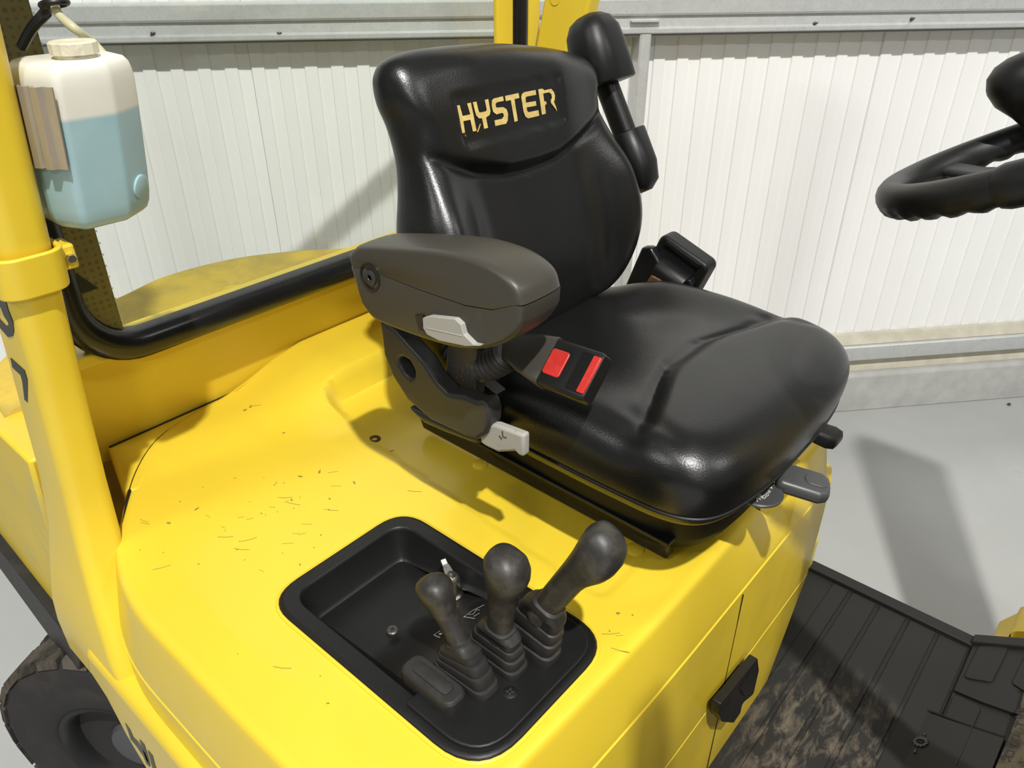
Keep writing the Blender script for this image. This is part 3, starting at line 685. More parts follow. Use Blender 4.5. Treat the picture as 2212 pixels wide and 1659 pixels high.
# ignition key
kb = np.array((-0.5945, 0.5556, 1.0060))
key = lathe('ignition_switch', Fr(kb + np.array([0, 0, -.002]), (1, 0, 0), (0, 1, 0)), [(.017, 0), (.017, .010), (.0135, .012), (.0135, .032), (.0125, .040), (.008, .045), (0, .046)], 'chrome', truck, n=28, smooth=35)
kt = kb + np.array([0, 0, .040])
prism('key_lever', Fr(kt, (-.75, .3, .30), (.5, .75, 0)), rpoly([(-.004, -.007), (.012, -.006), (.020, -.0045), (.020, .0045), (.012, .006), (-.004, .007)], .003, 3), -.002, .003, 'chrome', key, bevel=.001)
kbx = Fr(kt, (-.75, .3, .30), (.5, .75, 0))
box('key_tip', kbx(.024, 0, .002), (.010, .008, .006), 'galv', key, fr=kbx, bevel=.001)
lathe('key_screw', Fr(kt + np.array([0, 0, .004])), [(.0045, 0), (.0045, .003), (.003, .004), (0, .004)], 'steel', key, n=14)
prism('switch_base', XY, [(kb[0] + a, kb[1] + b) for a, b in rr(-.022, .02, -.016, .016, .004, 3)], .998, 1.009, 'plastic', key, bevel=.002)

# levers: boot base centre (x, y), lever foot, lever top, half widths of shaft and knob
def lever(bx, by, foot, top, label, ws, wk):
    foot = np.array(foot); top = np.array(top); ax = top - foot; ln = np.linalg.norm(ax); ax /= ln
    side = np.array([0, 1., 0]); side -= ax * (side @ ax); side /= np.linalg.norm(side); fw = np.cross(side, ax)
    fr = lambda h, a, b: foot + ax * h + fw * a + side * b
    S = [(-.12, 0, .9, 0), (.0, 0, .95, 0), (.2, 0, 1.0, 0), (.40, 0, 1.02, .02), (.50, .001, 1.03, .14), (.58, .003, 1.03, .42), (.66, .005, 1.0, .74), (.74, .0055, 1.0, .94), (.82, .0045, 1.0, 1.0), (.90, .002, 1.0, .93), (.955, 0, 1.0, .72), (.985, -.001, .9, .40), (1.0, -.001, .2, .05)]
    L = []
    for h, s, k0, f in S:
        a = (ws * k0) * (1 - f) + wk * f if h < .9 else wk * f; b = a * (.90 if h < .5 else .98)
        loop = []
        for k in range(28):
            t = 2 * pi * k / 28; ct, st_ = cos(t), sin(t); e = .80
            loop.append(fr(h * ln, s * wk / .025 + a * math.copysign(abs(ct) ** e, ct), b * math.copysign(abs(st_) ** e, st_)))
        L.append(loop)
    o = loft('control_lever', L, 'lever', truck, smooth=80)
    if label: o['label'] = label
    base = np.array([bx, by, PZ + .0065]); up = np.array([0, 0, 1.]); tp = foot + ax * .010
    # (height fraction, half length, half width, corner)
    T = [(.00, .043, .0175), (.12, .0445, .0185), (.20, .043, .0175), (.215, .0385, .0150), (.24, .0395, .0160), (.38, .0395, .0165), (.44, .038, .0155), (.455, .034, .0135), (.48, .035, .0145), (.60, .035, .0150), (.66, .033, .0140), (.675, .029, .0125), (.70, .030, .0135), (.84, .029, .0140), (.90, .025, .0150), (.96, .020, .0150), (1.0, .0165, .0145), (1.03, .012, .011)]
    B = []; sx = ws / .0165
    for f, hx, hy in T:
        if f > .85: hx *= sx; hy = max(hy * sx, ws * 1.02 if f < 1.02 else ws * .8); hx = max(hx, ws * 1.15 if f < 1.02 else ws * .9)
        g = min(f, 1) ** 1.35
        cpt = np.array([base[0] + (tp[0] - base[0]) * g, base[1] + (tp[1] - base[1]) * g, base[2] + (tp[2] - base[2]) * f])
        tilt = ax * g * .75 + up * (1 - g * .75); tilt /= np.linalg.norm(tilt)
        sd = np.array([0, 1., 0]); fwd = np.cross(sd, tilt); fwd /= np.linalg.norm(fwd); sd2 = np.cross(tilt, fwd)
        B.append([cpt + fwd * q[0] + sd2 * q[1] for q in rr(-hx, hx, -hy, hy, hy * .72, 6)])
    loft('lever_boot', B, 'rubber', o, smooth=28)
    return o
lever(-.450, .4380, (-0.4561, 0.4380, 1.1034), (-0.5166, 0.4440, 1.1828), 'short lever with a worn shiny knob, leaning back', .0128, .0215)
lever(-.443, .4830, (-0.4350, 0.4830, 1.1115), (-0.4295, 0.4870, 1.2439), 'upright lever in the middle of the row', .0160, .0260)
lever(-.424, .5230, (-0.3973, 0.5230, 1.1474), (-0.3276, 0.5450, 1.2915), 'long lever tipped forward over the hood edge', .0170, .0270)
# blank rubber cover beside the levers
bc = np.array([-.470, .4005])
def blk(hx, hy, z, r, dx=0): return [(bc[0] + dx + q[0], bc[1] + q[1], z) for q in rr(-hx, hx, -hy, hy, r, 5)]
blank = loft('blanking_cover', [blk(.044, .0165, 1.054, .012), blk(.044, .0170, 1.072, .012), blk(.042, .0155, 1.0755, .011), blk(.0405, .0145, 1.0765, .010), blk(.030, .0085, 1.0765, .006), blk(.0295, .0082, 1.0785, .006), blk(.028, .0072, 1.0790, .005)], 'rubber', truck, smooth=28)

# ---------------------------------------------------------------- operator seat
YC = .92
def mirror(P): return P + [(p[0], -p[1]) for p in reversed(P) if abs(p[1]) > 1e-6]
# --- cushion: plan outline in (x, v)
half = [(-.835, 0), (-.835, .06), (-.825, .11), (-.80, .150), (-.74, .200), (-.62, .238), (-.50, .244), (-.42, .244), (-.35, .241), (-.308, .226), (-.284, .195), (-.271, .14), (-.265, .07), (-.264, 0)]
cush_out = cr(mirror(half), 5)
CF = Fr((0, YC + .006, 0), (1, 0, 0), (0, 1, 0))
def seam_x(v): return -.405 - .055 * (1 - sm(np.abs(v), .03, .235)) + 0 * v
def cushion_top(x, v):
    av = abs(v); sx = float(seam_x(np.array(v)))
    z = 1.306
    z += .010 * float(sm(av, .12, .21)) * float(sm(-x, .36, .52))            # side bolsters
    z -= .022 * float(sm(-x, .44, .66)) * (1 - float(sm(av, .09, .20)))       # hollow for the sitter
    z += .010 * float(sm(x, sx - .002, sx + .03)) * (1 - float(sm(x, -.36, -.25)))
    z -= .0065 * math.exp(-((x - sx) / .0065) ** 2) * (1 - float(sm(av, .205, .235)))
    z -= .004 * math.exp(-((av - .188 - .25 * max(0, x + .42)) / .010) ** 2) * float(sm(x, -.46, -.42)) * (1 - float(sm(x, -.36, -.33)))
    z += .030 * float(sm(-x, .72, .84)) * (1 - float(sm(av, .03, .13))) - .030 * float(sm(-x, .60, .74)) * float(sm(av, .10, .19))
    return z
crings = [.90, .93, .955, .975, .988, 1.003, 1.020, 1.024, 1.012, .985, .948, .90, .865, .83, .79, .75, .70, .65, .60, .55, .5, .45, .4, .35, .3, .25, .2, .15, .1, .05, .005]
def cfun(x, v, s, k):
    zt = cushion_top(x, v)
    if k <= 6:                                                              # lower flank
        lo = [1.205, 1.203, 1.205, 1.211, 1.219, 1.230, 1.248][k]
        return lo - .008
    r = (s - .80) / .225
    drop = .050 * (1 - math.sqrt(max(0, 1 - r * r))) if r > 0 else 0
    return max(zt - drop, 1.252 if k == 7 else 0)
cushion = puff('seat_cushion', CF, [(p[0], p[1]) for p in cush_out], crings, cfun, 'vinyl', truck, centre=(-.52, 0), smooth=80, sub=1)
# piping along the lower lip of the cushion
tube('cushion_piping', [CF(-.52 + (p[0] + .52) * 1.001, p[1] * 1.001, 1.219) for p in cush_out], .0022, 'plastic', cushion, n=6, closed=True)
# --- seat pan and suspension below the cushion
susp = puff('suspension_cover', CF, cr(mirror([(-.80, 0), (-.80, .12), (-.77, .17), (-.62, .185), (-.42, .185), (-.335, .165), (-.298, .10), (-.290, 0)]), 4), [.80, .84, .90, .93, .975, .99, .99, .96], lambda x, v, s, k: [1.075, 1.078, 1.105, 1.135, 1.160, 1.185, 1.206, 1.212][k], 'matt_black', truck, centre=(-.52, 0), smooth=50)
prism('seat_pan', XY, rpoly([(-.82, YC - .195), (-.33, YC - .195), (-.33, YC + .195), (-.82, YC + .195)], .04, 4), 1.196, 1.212, 'plastic', susp, bevel=.004)
def srail(y): 
    return prism('seat_rail', XZ(y), [(-.885, 1.060), (-.372, 1.054), (-.372, 1.090), (-.42, 1.100), (-.88, 1.106), (-.895, 1.085)], 0, .022, 'gloss_black', susp, bevel=.004)
srail(.778); srail(1.04)
prism('rail_flange', XZ(.752), [(-.79, 1.112), (-.36, 1.104), (-.36, 1.110), (-.79, 1.118)], 0, .07, 'plastic', susp, bevel=.001)

# --- backrest
wh = [(0, -.030), (.10, -.028), (.175, -.012), (.217, .022), (.241, .062), (.249, .102), (.246, .145), (.237, .19), (.221, .235), (.211, .28), (.213, .325), (.222, .352), (.220, .374), (.204, .390), (.165, .400), (.12, .405), (.06, .409), (0, .411)]
back_out = cr(wh + [(-p[0], p[1]) for p in reversed(wh) if p[0] > 1e-6], 4)
back_out = [(p[0], p[1] - .10 * p[0] * float(sm(p[1], .30, .40))) for p in back_out]
SEAM_P = [(0.0, .231), (.06, .234), (.12, .249), (.16, .264), (.19, .280), (.22, .292)]
def seam_t(v): return np.interp(np.abs(v), [p[0] for p in SEAM_P], [p[1] for p in SEAM_P])
LOGO = [(-0.1456, 0.3510), (0.0755, 0.3525), (0.0866, 0.2810), (-0.1398, 0.2812)]
lcx = sum(p[0] for p in LOGO) / 4; lcy = sum(p[1] for p in LOGO) / 4
lhx = (abs(LOGO[1][0] - LOGO[0][0]) + abs(LOGO[2][0] - LOGO[3][0])) / 4; lhy = (abs(LOGO[0][1] - LOGO[3][1]) + abs(LOGO[1][1] - LOGO[2][1])) / 4
def face_n(v, t):
    av = abs(v); ts = float(seam_t(np.array(v)))
    # lower cushion: hollow centre between forward wings
    wing = float(sm(av, .105, .225)) * (1 - float(sm(t, .17, .33)))
    low = .033 + .014 * math.exp(-((t - .12) / .09) ** 2) + .042 * wing
    up = .056 - .012 * float(sm(av, .08, .20)) - .010 * float(sm(t, .33, .41))
    f = float(sm(t, ts - .012, ts + .016))
    n = low * (1 - f) + up * f
    n -= .006 * math.exp(-((t - ts + .004) / .006) ** 2) * (1 - float(sm(av, .18, .215)))
    lx = abs(v - lcx) - lhx; ly = abs(t - lcy) - lhy; d = max(lx, ly)
    n -= .0035 * float(sm(-d, -.002, .004))
    n -= .004 * math.exp(-((av - .150) / .012) ** 2) * (1 - float(sm(t, .15, .24))) * float(sm(t, .0, .05))
    return n
brings = [.55, .90, .96, .99, 1.0, 1.0, .992, .975, .952, .925, .895, .865, .835, .80, .77, .74, .71, .68, .65, .62, .59, .56, .53, .5, .47, .44, .41, .38, .35, .32, .29, .26, .23, .2, .17, .14, .11, .08, .05, .02]
def bfun(v, t, s, k):
    if k < 4: return [-.040, -.040, -.034, -.022][k]
    n = face_n(v, t); edge = min(n - .012, -.002 + .040 * (1 - float(sm(t, .18, .39))))
    if k == 4: return -.008 + .012 * (1 - float(sm(t, .1, .3)))
    r = (s - .82) / .18
    if r > 0:
        g = math.sqrt(max(0, 1 - r * r)); return edge + (n - edge) * g
    return n
def dense(P, n): 
    P = P + [P[0]]; d = np.concatenate([[0], np.cumsum([np.hypot(P[i + 1][0] - P[i][0], P[i + 1][1] - P[i][1]) for i in range(len(P) - 1)])])
    u = np.linspace(0, d[-1], n, endpoint=False); return list(zip(np.interp(u, d, [p[0] for p in P]), np.interp(u, d, [p[1] for p in P])))
backrest = puff('backrest', BACK, dense([tuple(p) for p in back_out], 200), brings, bfun, 'vinyl', truck, centre=(0, .21), smooth=80, sub=1)
def gl(s): return s
H = [[(-0.1408, 0.3380), (-0.1357, 0.3379), (-0.1344, 0.3233), (-0.1209, 0.3233), (-0.1227, 0.3379), (-0.1160, 0.3380), (-0.1154, 0.3003), (-0.1216, 0.3005), (-0.1224, 0.3165), (-0.1348, 0.3165), (-0.1355, 0.3014), (-0.1410, 0.3016)],
     [(-0.1126, 0.3380), (-0.1061, 0.3378), (-0.1054, 0.3247), (-0.1036, 0.3228), (-0.0916, 0.3228), (-0.0898, 0.3245), (-0.0903, 0.3377), (-0.0833, 0.3378), (-0.0833, 0.3217), (-0.0863, 0.3168), (-0.0933, 0.3148), (-0.0941, 0.3146), (-0.0936, 0.3006), (-0.1011, 0.3005), (-0.1015, 0.3148), (-0.1070, 0.3156), (-0.1110, 0.3200)],
     [(-0.0521, 0.3372), (-0.0524, 0.3311), (-0.0674, 0.3312), (-0.0707, 0.3292), (-0.0706, 0.3254), (-0.0688, 0.3241), (-0.0556, 0.3229), (-0.0495, 0.3191), (-0.0479, 0.3125), (-0.0508, 0.3039), (-0.0556, 0.2999), (-0.0785, 0.3006), (-0.0785, 0.3082), (-0.0616, 0.3079), (-0.0571, 0.3107), (-0.0575, 0.3146), (-0.0605, 0.3157), (-0.0721, 0.3154), (-0.0779, 0.3196), (-0.0788, 0.3279), (-0.0762, 0.3350), (-0.0712, 0.3371)],
     [(-0.0477, 0.3371), (-0.0180, 0.3371), (-0.0180, 0.3303), (-0.0292, 0.3301), (-0.0293, 0.2999), (-0.0366, 0.2995), (-0.0370, 0.3300), (-0.0480, 0.3301)],
     [(0.0212, 0.3362), (0.0209, 0.3294), (-0.0020, 0.3298), (-0.0047, 0.3275), (-0.0051, 0.3218), (0.0176, 0.3209), (0.0175, 0.3143), (-0.0052, 0.3152), (-0.0053, 0.3103), (-0.0027, 0.3079), (0.0206, 0.3074), (0.0206, 0.2994), (-0.0054, 0.2995), (-0.0106, 0.3025), (-0.0131, 0.3092), (-0.0134, 0.3300), (-0.0108, 0.3345), (-0.0051, 0.3365)],
     [(0.0278, 0.3362), (0.0372, 0.3360), (0.0415, 0.3329), (0.0579, 0.3331), (0.0634, 0.3275), (0.0648, 0.3216), (0.0625, 0.3165), (0.0599, 0.3138), (0.0634, 0.3061), (0.0644, 0.2991), (0.0597, 0.3050), (0.0529, 0.3128), (0.0531, 0.3168), (0.0570, 0.3200), (0.0566, 0.3254), (0.0512, 0.3288), (0.0374, 0.3289), (0.0370, 0.3179), (0.0414, 0.3168), (0.0420, 0.3133), (0.0374, 0.3120), (0.0367, 0.2999), (0.0274, 0.2997)],
     [(-0.1066, 0.3084), (-0.1108, 0.3035), (-0.1145, 0.2985), (-0.1132, 0.2982), (-0.1096, 0.3026), (-0.1058, 0.3077)], [(-0.1362, 0.2997), (-0.1348, 0.2963), (-0.1357, 0.2965)]]
flat_glyphs('lettering', BACK, H, 'gold', backrest, zf=lambda v, t: face_n(v, t) + .0006, th=.0005)
# rear shell of the backrest
puff('back_shell', BACK, [(p[0] * .88, .20 + (p[1] - .20) * .96) for p in back_out], [.3, .9, .97, 1.0, 1.0, .97], lambda v, t, s, k: [-.062, -.060, -.054, -.044, -.034, -.030][k], 'plastic', backrest, centre=(0, .21), smooth=60)
lathe('shell_knob', Fr(BACK(.150, .378, -.060), BACK.x, BACK.y, BACK.z), [(.016, -.02), (.02, 0), (.016, .012), (0, .016)], 'plastic', backrest, n=16)

# --- armrest: lower shell and upper pad, split along a slanting line
AY0, AY1 = .572, .648
up_ = [(-0.7760, 1.4846), (-0.7633, 1.4960), (-0.7393, 1.5061), (-0.6120, 1.5320), (-0.5547, 1.5374), (-0.5136, 1.5334), (-0.4869, 1.5208), (-0.4779, 1.5013), (-0.5130, 1.4853), (-0.5587, 1.4778), (-0.6387, 1.4758), (-0.7089, 1.4771), (-0.7389, 1.4744), (-0.7444, 1.4788), (-0.7730, 1.4716)]
lo_ = [(-0.7742, 1.4700), (-0.7445, 1.4775), (-0.7391, 1.4731), (-0.7090, 1.4758), (-0.6388, 1.4745), (-0.5587, 1.4766), (-0.5130, 1.4842), (-0.4772, 1.5004), (-0.4779, 1.4821), (-0.4867, 1.4649), (-0.5055, 1.4458), (-0.5389, 1.4261), (-0.5880, 1.4115), (-0.6558, 1.4044), (-0.7163, 1.4022), (-0.7406, 1.4044), (-0.7590, 1.4196)]
SPL = [tuple(p) for p in [(-0.8508, 1.4526), (-0.8213, 1.4594), (-0.7908, 1.4671), (-0.7838, 1.4622), (-0.7420, 1.4678), (-0.6467, 1.4730), (-0.5540, 1.4786), (-0.5048, 1.4872), (-0.4625, 1.5052)]]
def arm_piece(name, P, m, bev):
    """Profile swept across the width; the sections shrink to both sides, so the arm is rounded in plan and on top."""
    P = [tuple(p[:2]) for p in P]; L = []; yc = (AY0 + AY1) / 2; hw = (AY1 - AY0) / 2; xc = -.62
    for f, k in ((-1.0, .80), (-.975, .885), (-.90, .945), (-.75, .978), (-.4, .995), (0, 1), (.4, .99), (.7, .96), (.88, .915), (.97, .85), (1.0, .76)):
        sec = []
        for x, z in P:
            zs = float(np.interp(x, [q[0] for q in SPL], [q[1] for q in SPL]))
            kx = 1 - (1 - k) * .36; kz = 1 - (1 - k) * .62
            sec.append((xc + (x - xc) * kx, yc + f * hw, zs + (z - zs) * kz))
        L.append(sec)
    return loft(name, L, m, truck if name == 'armrest' else armrest, smooth=50)
up_d = cr(up_[:8], 5, False) + up_[8:]; lo_d = lo_[:8] + cr(lo_[8:], 4, False)
armrest = arm_piece('armrest', lo_d, 'grey_plastic', .010)
arm_piece('armrest_pad', up_d, 'grey_plastic', .012)
ac = np.array((-0.7299, 0.5720, 1.4667))
lathe('armrest_pivot', Fr(ac + np.array([0, -.001, 0]), (1, 0, 0), (0, 0, 1), (0, -1, 0)), [(.0185, -.003), (.0185, .0006), (.016, .0008), (.0155, -.004), (.011, -.004), (.010, .0), (.008, .001), (0, .001)], 'gloss_black', armrest, n=28)
lathe('pivot_screw', Fr(ac + np.array([.002, -.001, 0]), (1, 0, 0), (0, 0, 1), (0, -1, 0)), [(.010, -.003), (.010, .0015), (.008, .0025), (.004, .0025), (.0035, .001), (0, .001)], 'dark_grey', armrest, n=20)
# paddle set into the underside
pad = [(-0.6291, 1.4430), (-0.6166, 1.4494), (-0.5736, 1.4594), (-0.5641, 1.4553), (-0.5602, 1.4434), (-0.5450, 1.4359), (-0.5341, 1.4379), (-0.5578, 1.4291), (-0.6028, 1.4211), (-0.6227, 1.4226), (-0.6295, 1.4292)]
prism('armrest_paddle', XZ(.567), [tuple(p) for p in pad], -.002, .055, 'light_grey', armrest, bevel=.005, seg=3)
prism('paddle_pocket', XZ(.5705), [tuple(p) for p in [(-0.6478, 1.4396), (-0.6327, 1.4437), (-0.6363, 1.4307), (-0.6321, 1.4219), (-0.6420, 1.4212)]], -.0004, .006, 'gloss_black', armrest)
prism('paddle_ridge', XZ(.5655), [tuple(p) for p in [(-0.6244, 1.4327), (-0.5618, 1.4423), (-0.5604, 1.4403), (-0.6230, 1.4300)]], -.001, .004, 'light_grey', armrest, bevel=.001)

# --- recliner cover with its opening, bracket, release paddle
rc = [(-0.7759, 1.3762), (-0.7410, 1.3688), (-0.7190, 1.3555), (-0.6970, 1.3438), (-0.6858, 1.3363), (-0.6741, 1.3232), (-0.6631, 1.3143), (-0.6518, 1.3099), (-0.6459, 1.3064), (-0.6370, 1.3070), (-0.6152, 1.3136), (-0.5983, 1.3140), (-0.5900, 1.3152), (-0.5783, 1.3221), (-0.5720, 1.3148), (-0.5682, 1.3036), (-0.5693, 1.2886), (-0.5763, 1.2693), (-0.5919, 1.2532), (-0.6181, 1.2490), (-0.6818, 1.2473), (-0.7286, 1.2608), (-0.7589, 1.2910), (-0.7731, 1.3218), (-0.7739, 1.3535)]
hole = [(-0.7401, 1.3268), (-0.7309, 1.3316), (-0.7177, 1.3305), (-0.7093, 1.3203), (-0.7096, 1.3075), (-0.7189, 1.3002), (-0.7317, 1.3059), (-0.7413, 1.3159)]
cover = prism('recline_cover', XZ(.615), [tuple(p) for p in rc], 0, .028, 'dark_grey', truck, holes=[[tuple(p) for p in hole]], bevel=.010, seg=5, smooth=60)
prism('cover_skirt', XZ(.632), [tuple(p) for p in [(-0.7521, 1.2317), (-0.7005, 1.2332), (-0.6349, 1.2380), (-0.6046, 1.2438), (-0.5996, 1.2344), (-0.6156, 1.2286), (-0.6727, 1.2211), (-0.7163, 1.2182)]], 0, .05, 'dark_grey', cover, bevel=.005, seg=2)
prism('recline_plate', XZ(.672), [tuple(p) for p in [(-0.8141, 1.3474), (-0.7472, 1.3687), (-0.6935, 1.3352), (-0.6498, 1.3066), (-0.6066, 1.2937), (-0.6081, 1.2155), (-0.6640, 1.1897), (-0.8118, 1.2361)]], 0, .02, 'gloss_black', cover)
br = [(-0.6719, 1.3547), (-0.6194, 1.3464), (-0.6275, 1.2863), (-0.6453, 1.2836), (-0.6838, 1.2812), (-0.6750, 1.3333)]
bracket = prism('armrest_bracket', XZ(.645), [tuple(p) for p in [(-0.6714, 1.3634), (-0.6159, 1.3790), (-0.6256, 1.2916), (-0.6454, 1.2820), (-0.6840, 1.2772)]], 0, .025, 'grey_plastic', truck, bevel=.003)
dim = []
bq = [(-0.6572, 1.3325), (-0.6522, 1.3271), (-0.6473, 1.3362), (-0.6545, 1.3152), (-0.6463, 1.3205), (-0.6569, 1.3031), (-0.6487, 1.3078), (-0.6519, 1.2961), (-0.6434, 1.3267), (-0.6431, 1.3144), (-0.6463, 1.3013), (-0.6596, 1.3207)]
for x, z in [tuple(p) for p in bq]: dim.append([(x + .0015 * cos(2 * pi * k / 8), z + .0015 * sin(2 * pi * k / 8)) for k in range(8)])
flat_glyphs('bracket_dimples', Fr((0, .645, 0), (1, 0, 0), (0, 0, 1), (0, -1, 0)), dim, 'rust', bracket, z=0, th=.001, kind='stuff')
lathe('bracket_bolt', Fr((-0.6613, 0.6430, 1.2857), (1, 0, 0), (0, 0, 1), (0, -1, 0)), [(.010, -.01), (.010, .004), (.007, .007), (0, .008)], 'chrome', bracket, n=16)
rp = Fr((-0.5956, 0.6250, 1.2706), Vector((-0.5175, 0.6250, 1.2761)) - Vector((-0.5956, 0.6250, 1.2706)), (0, 1, .45))
rl = [(-0.5933, 1.2542), (-0.5895, 1.2688), (-0.5766, 1.2826), (-0.5642, 1.2873), (-0.5159, 1.2921), (-0.5155, 1.2581), (-0.5234, 1.2558), (-0.5305, 1.2599), (-0.5607, 1.2442), (-0.5817, 1.2435), (-0.5918, 1.2449)]
prism('backrest_lever', XZ(.622), [tuple(p) for p in rl], 0, .014, 'light_grey', truck, bevel=.006, seg=3)
rl2 = [(-0.5590, 1.2781), (-0.5541, 1.2789), (-0.5541, 1.2752), (-0.5590, 1.2737)]
sym = bpy.data.objects['backrest_lever']
flat_glyphs('lever_symbol', Fr((0, .622, 0), (1, 0, 0), (0, 0, 1), (0, -1, 0)), [stroke([(-0.5516, 1.2836), (-0.5509, 1.2751), (-0.5445, 1.2759)], .0012), stroke([(-0.5574, 1.2737), (-0.5526, 1.2700)], .0012)], 'dark_grey', sym, z=.0002, kind='stuff')

# --- buckle on its corrugated stalk
hp = [np.array(q) for q in ((-0.6911, 0.6720, 1.3444), (-0.6608, 0.6680, 1.3325), (-0.6263, 0.6640, 1.3358), (-0.5973, 0.6620, 1.3543), (-0.5728, 0.6600, 1.3777))]
hpth = cr(hp, 7, False)
stalk = tube('buckle_stalk', hpth, lambda i: .0200 + (.0030 if i % 2 else -.0028), 'grey_plastic', truck, n=24, smooth=20)
b0_ = np.array((-0.5797, 0.6680, 1.3775)); b1_ = np.array((-0.4304, 0.6550, 1.3917))
BF = Fr(b0_, b1_ - b0_, (0, .62, .60))                      # along, across (up-left), face normal towards the viewer
BFn = BF.z if BF.z[1] < 0 else -BF.z
BF = Fr(b0_, b1_ - b0_, BF.y, BFn)
LB = float(np.linalg.norm(b1_ - b0_))
sec = lambda a, w, d: [BF(a, q[0], q[1]) for q in rr(-w, w, -d, d, min(w, d) * .45, 4)]
buckle = loft('belt_buckle', [sec(LB * .46, .0305, .011), sec(LB * .50, .0315, .012), sec(LB * .97, .0315, .012), sec(LB, .029, .010)], 'plastic', truck, smooth=50)
loft('buckle_sheath', [sec(-.012, .018, .014), sec(.02, .021, .015), sec(LB * .25, .027, .0155), sec(LB * .50, .033, .0145), sec(LB * .51, .0325, .014)], 'grey_plastic', buckle, smooth=50)
prism('release_button', BF, rr(LB * .515, LB * .70, -.017, .017, .004, 4), .009, .0135, 'red', buckle, bevel=.0012)
prism('slot_recess', BF, rr(LB * .80, LB * .99, -.025, .025, .003, 3), .010, .0125, 'gloss_black', buckle)
prism('slot_strip', BF, rr(LB * .92, LB * .992, -.024, .024, .001, 2), .006, .0138, 'red', buckle, bevel=.001)

# --- controls at the front of the seat
dc = np.array((-0.2901, 0.8648, 1.1720))
dial = lathe('weight_dial', Fr(dc, (1, 0, 0), (0, 1, 0)), [(.024, -.010), (.030, -.005), (.0335, -.002), (.0335, .0005), (.032, .002), (0, .002)], 'mid_grey', truck, n=40, smooth=30)
DF = Fr(dc + np.array([0, 0, .002]))
prism('dial_pointer', XY, [tuple(p) for p in [(-0.2929, 0.8521), (-0.2902, 0.8652), (-0.2774, 0.8496)]], 1.1738, 1.1765, 'light_grey', dial, bevel=.0006)
mk = []
for k, (px, w) in enumerate(((0, .0)  ,)):
    pass
for a, bq2 in (([(-0.2859, 0.8479), (-0.2810, 0.8404)], 1), ([(-0.2844, 0.8491), (-0.2793, 0.8469)], 1), ([(-0.2850, 0.8460), (-0.2816, 0.8489)], 1), ([(-0.2805, 0.8552), (-0.2768, 0.8517), (-0.2762, 0.8562), (-0.2799, 0.8597), (-0.2805, 0.8552)], 1), ([(-0.2789, 0.8619), (-0.2761, 0.8589), (-0.2755, 0.8634), (-0.2787, 0.8673), (-0.2789, 0.8619)], 1), ([(-0.2791, 0.8697), (-0.2768, 0.8676), (-0.2771, 0.8727), (-0.2794, 0.8748), (-0.2791, 0.8697)], 1), ([(-0.2807, 0.8791), (-0.2796, 0.8828)], 1), ([(-0.2810, 0.8843), (-0.2778, 0.8802)], 1)):
    mk.append(stroke(a, .0009))
flat_glyphs('dial_scale', XY, mk, 'white_print', dial, z=1.1741, th=.0005)
hz = 1.178
h0 = np.array((-0.2759, 0.9111, 1.1780)); h1 = np.array((-0.2183, 0.9359, 1.1680))
HFm = Fr(h0, h1 - h0, (0, 1, 0)); hl = float(np.linalg.norm(h1 - h0))
slide = prism('slide_handle', HFm, rpoly([(-.01, -.026), (hl * .8, -.026), (hl * 1.0, -.018), (hl * 1.02, .0), (hl * 1.0, .018), (hl * .85, .026), (-.01, .026)], .010, 4), -.012, .010, 'mid_grey', truck, bevel=.008, seg=4)
prism('handle_grip', HFm, rr(hl * .42, hl * .93, -.011, .011, .010, 5),   .0095, .0115, 'mid_grey', slide, bevel=.0015)
tube('slide_bar', [HFm(-.10, 0, 0), HFm(-.04, 0, 0), HFm(.004, 0, 0)], .008, 'gloss_black', slide, n=10)
t0 = np.array((-0.2722, 1.0174, 1.2000)); t1 = np.array((-0.2452, 1.0326, 1.1900))
tilt = loft('tilt_lever', [[np.array(t0) * (1 - f) + np.array(t1) * f + np.array([.0, 1, 0]) * q[0] + np.array([0, 0, 1]) * q[1] for q in rr(-w, w, -h, h, min(w, h) * .6, 4)] for f, w, h in ((-.6, .016, .010), (.1, .018, .012), (.6, .020, .012), (.95, .018, .009), (1.05, .012, .004))], 'plastic', truck, smooth=50)

# --- belt retractor on the far side
r0 = np.array((-0.6365, 1.2000, 1.3046))
ex = np.array((-0.5929, 1.2400, 1.3121)) - np.array((-0.6831, 1.2400, 1.3468)); 
RF = Fr(r0, ex, (-.25, 0, 1))
if RF.z[1] > 0: RF = Fr(r0, ex, (-.25, 0, 1), -RF.z)
ret = prism('belt_retractor', RF, rr(-.056, .054, -.056, .046, .014, 5), -.040, .0, 'plastic', truck, bevel=.006, seg=3)
prism('retractor_window', RF, rr(-.036, .034, -.028, .036, .003, 3), -.001, .0012, 'gloss_black', ret)
prism('retractor_frame', RF, rr(-.040, .038, .034, .041, .002, 2), -.001, .005, 'plastic', ret)
ry = Fr(RF(-.030, -.012, .006), RF.y, RF.z, RF.x)
lathe('belt_roll', ry, [(.0, 0), (.021, 0), (.022, .004), (.022, .058), (.021, .062), (0, .062)], 'plastic', ret, n=28, smooth=30)
for a in (-.043, .036): prism('roller_ear', RF, rpoly([(a - .005, -.044), (a + .009, -.044), (a + .009, .006), (a + .002, .012), (a - .005, .006)], .004, 3), -.002, .016, 'plastic', ret, bevel=.002)
prism('retractor_flange', RF, rpoly([(-.052, -.075), (.03, -.075), (.045, -.044), (-.047, -.040)], .004, 3), -.004, .004, 'plastic', ret, bevel=.002)
rb = [(-0.6667, 1.2968), (-0.6496, 1.2941), (-0.6363, 1.2887), (-0.6409, 1.2782), (-0.6595, 1.2673), (-0.6785, 1.2562), (-0.6830, 1.2605)]
prism('anchor_bracket', XZ(1.165), [tuple(p) for p in rb] , 0, .006, 'rust', ret, bevel=.001)
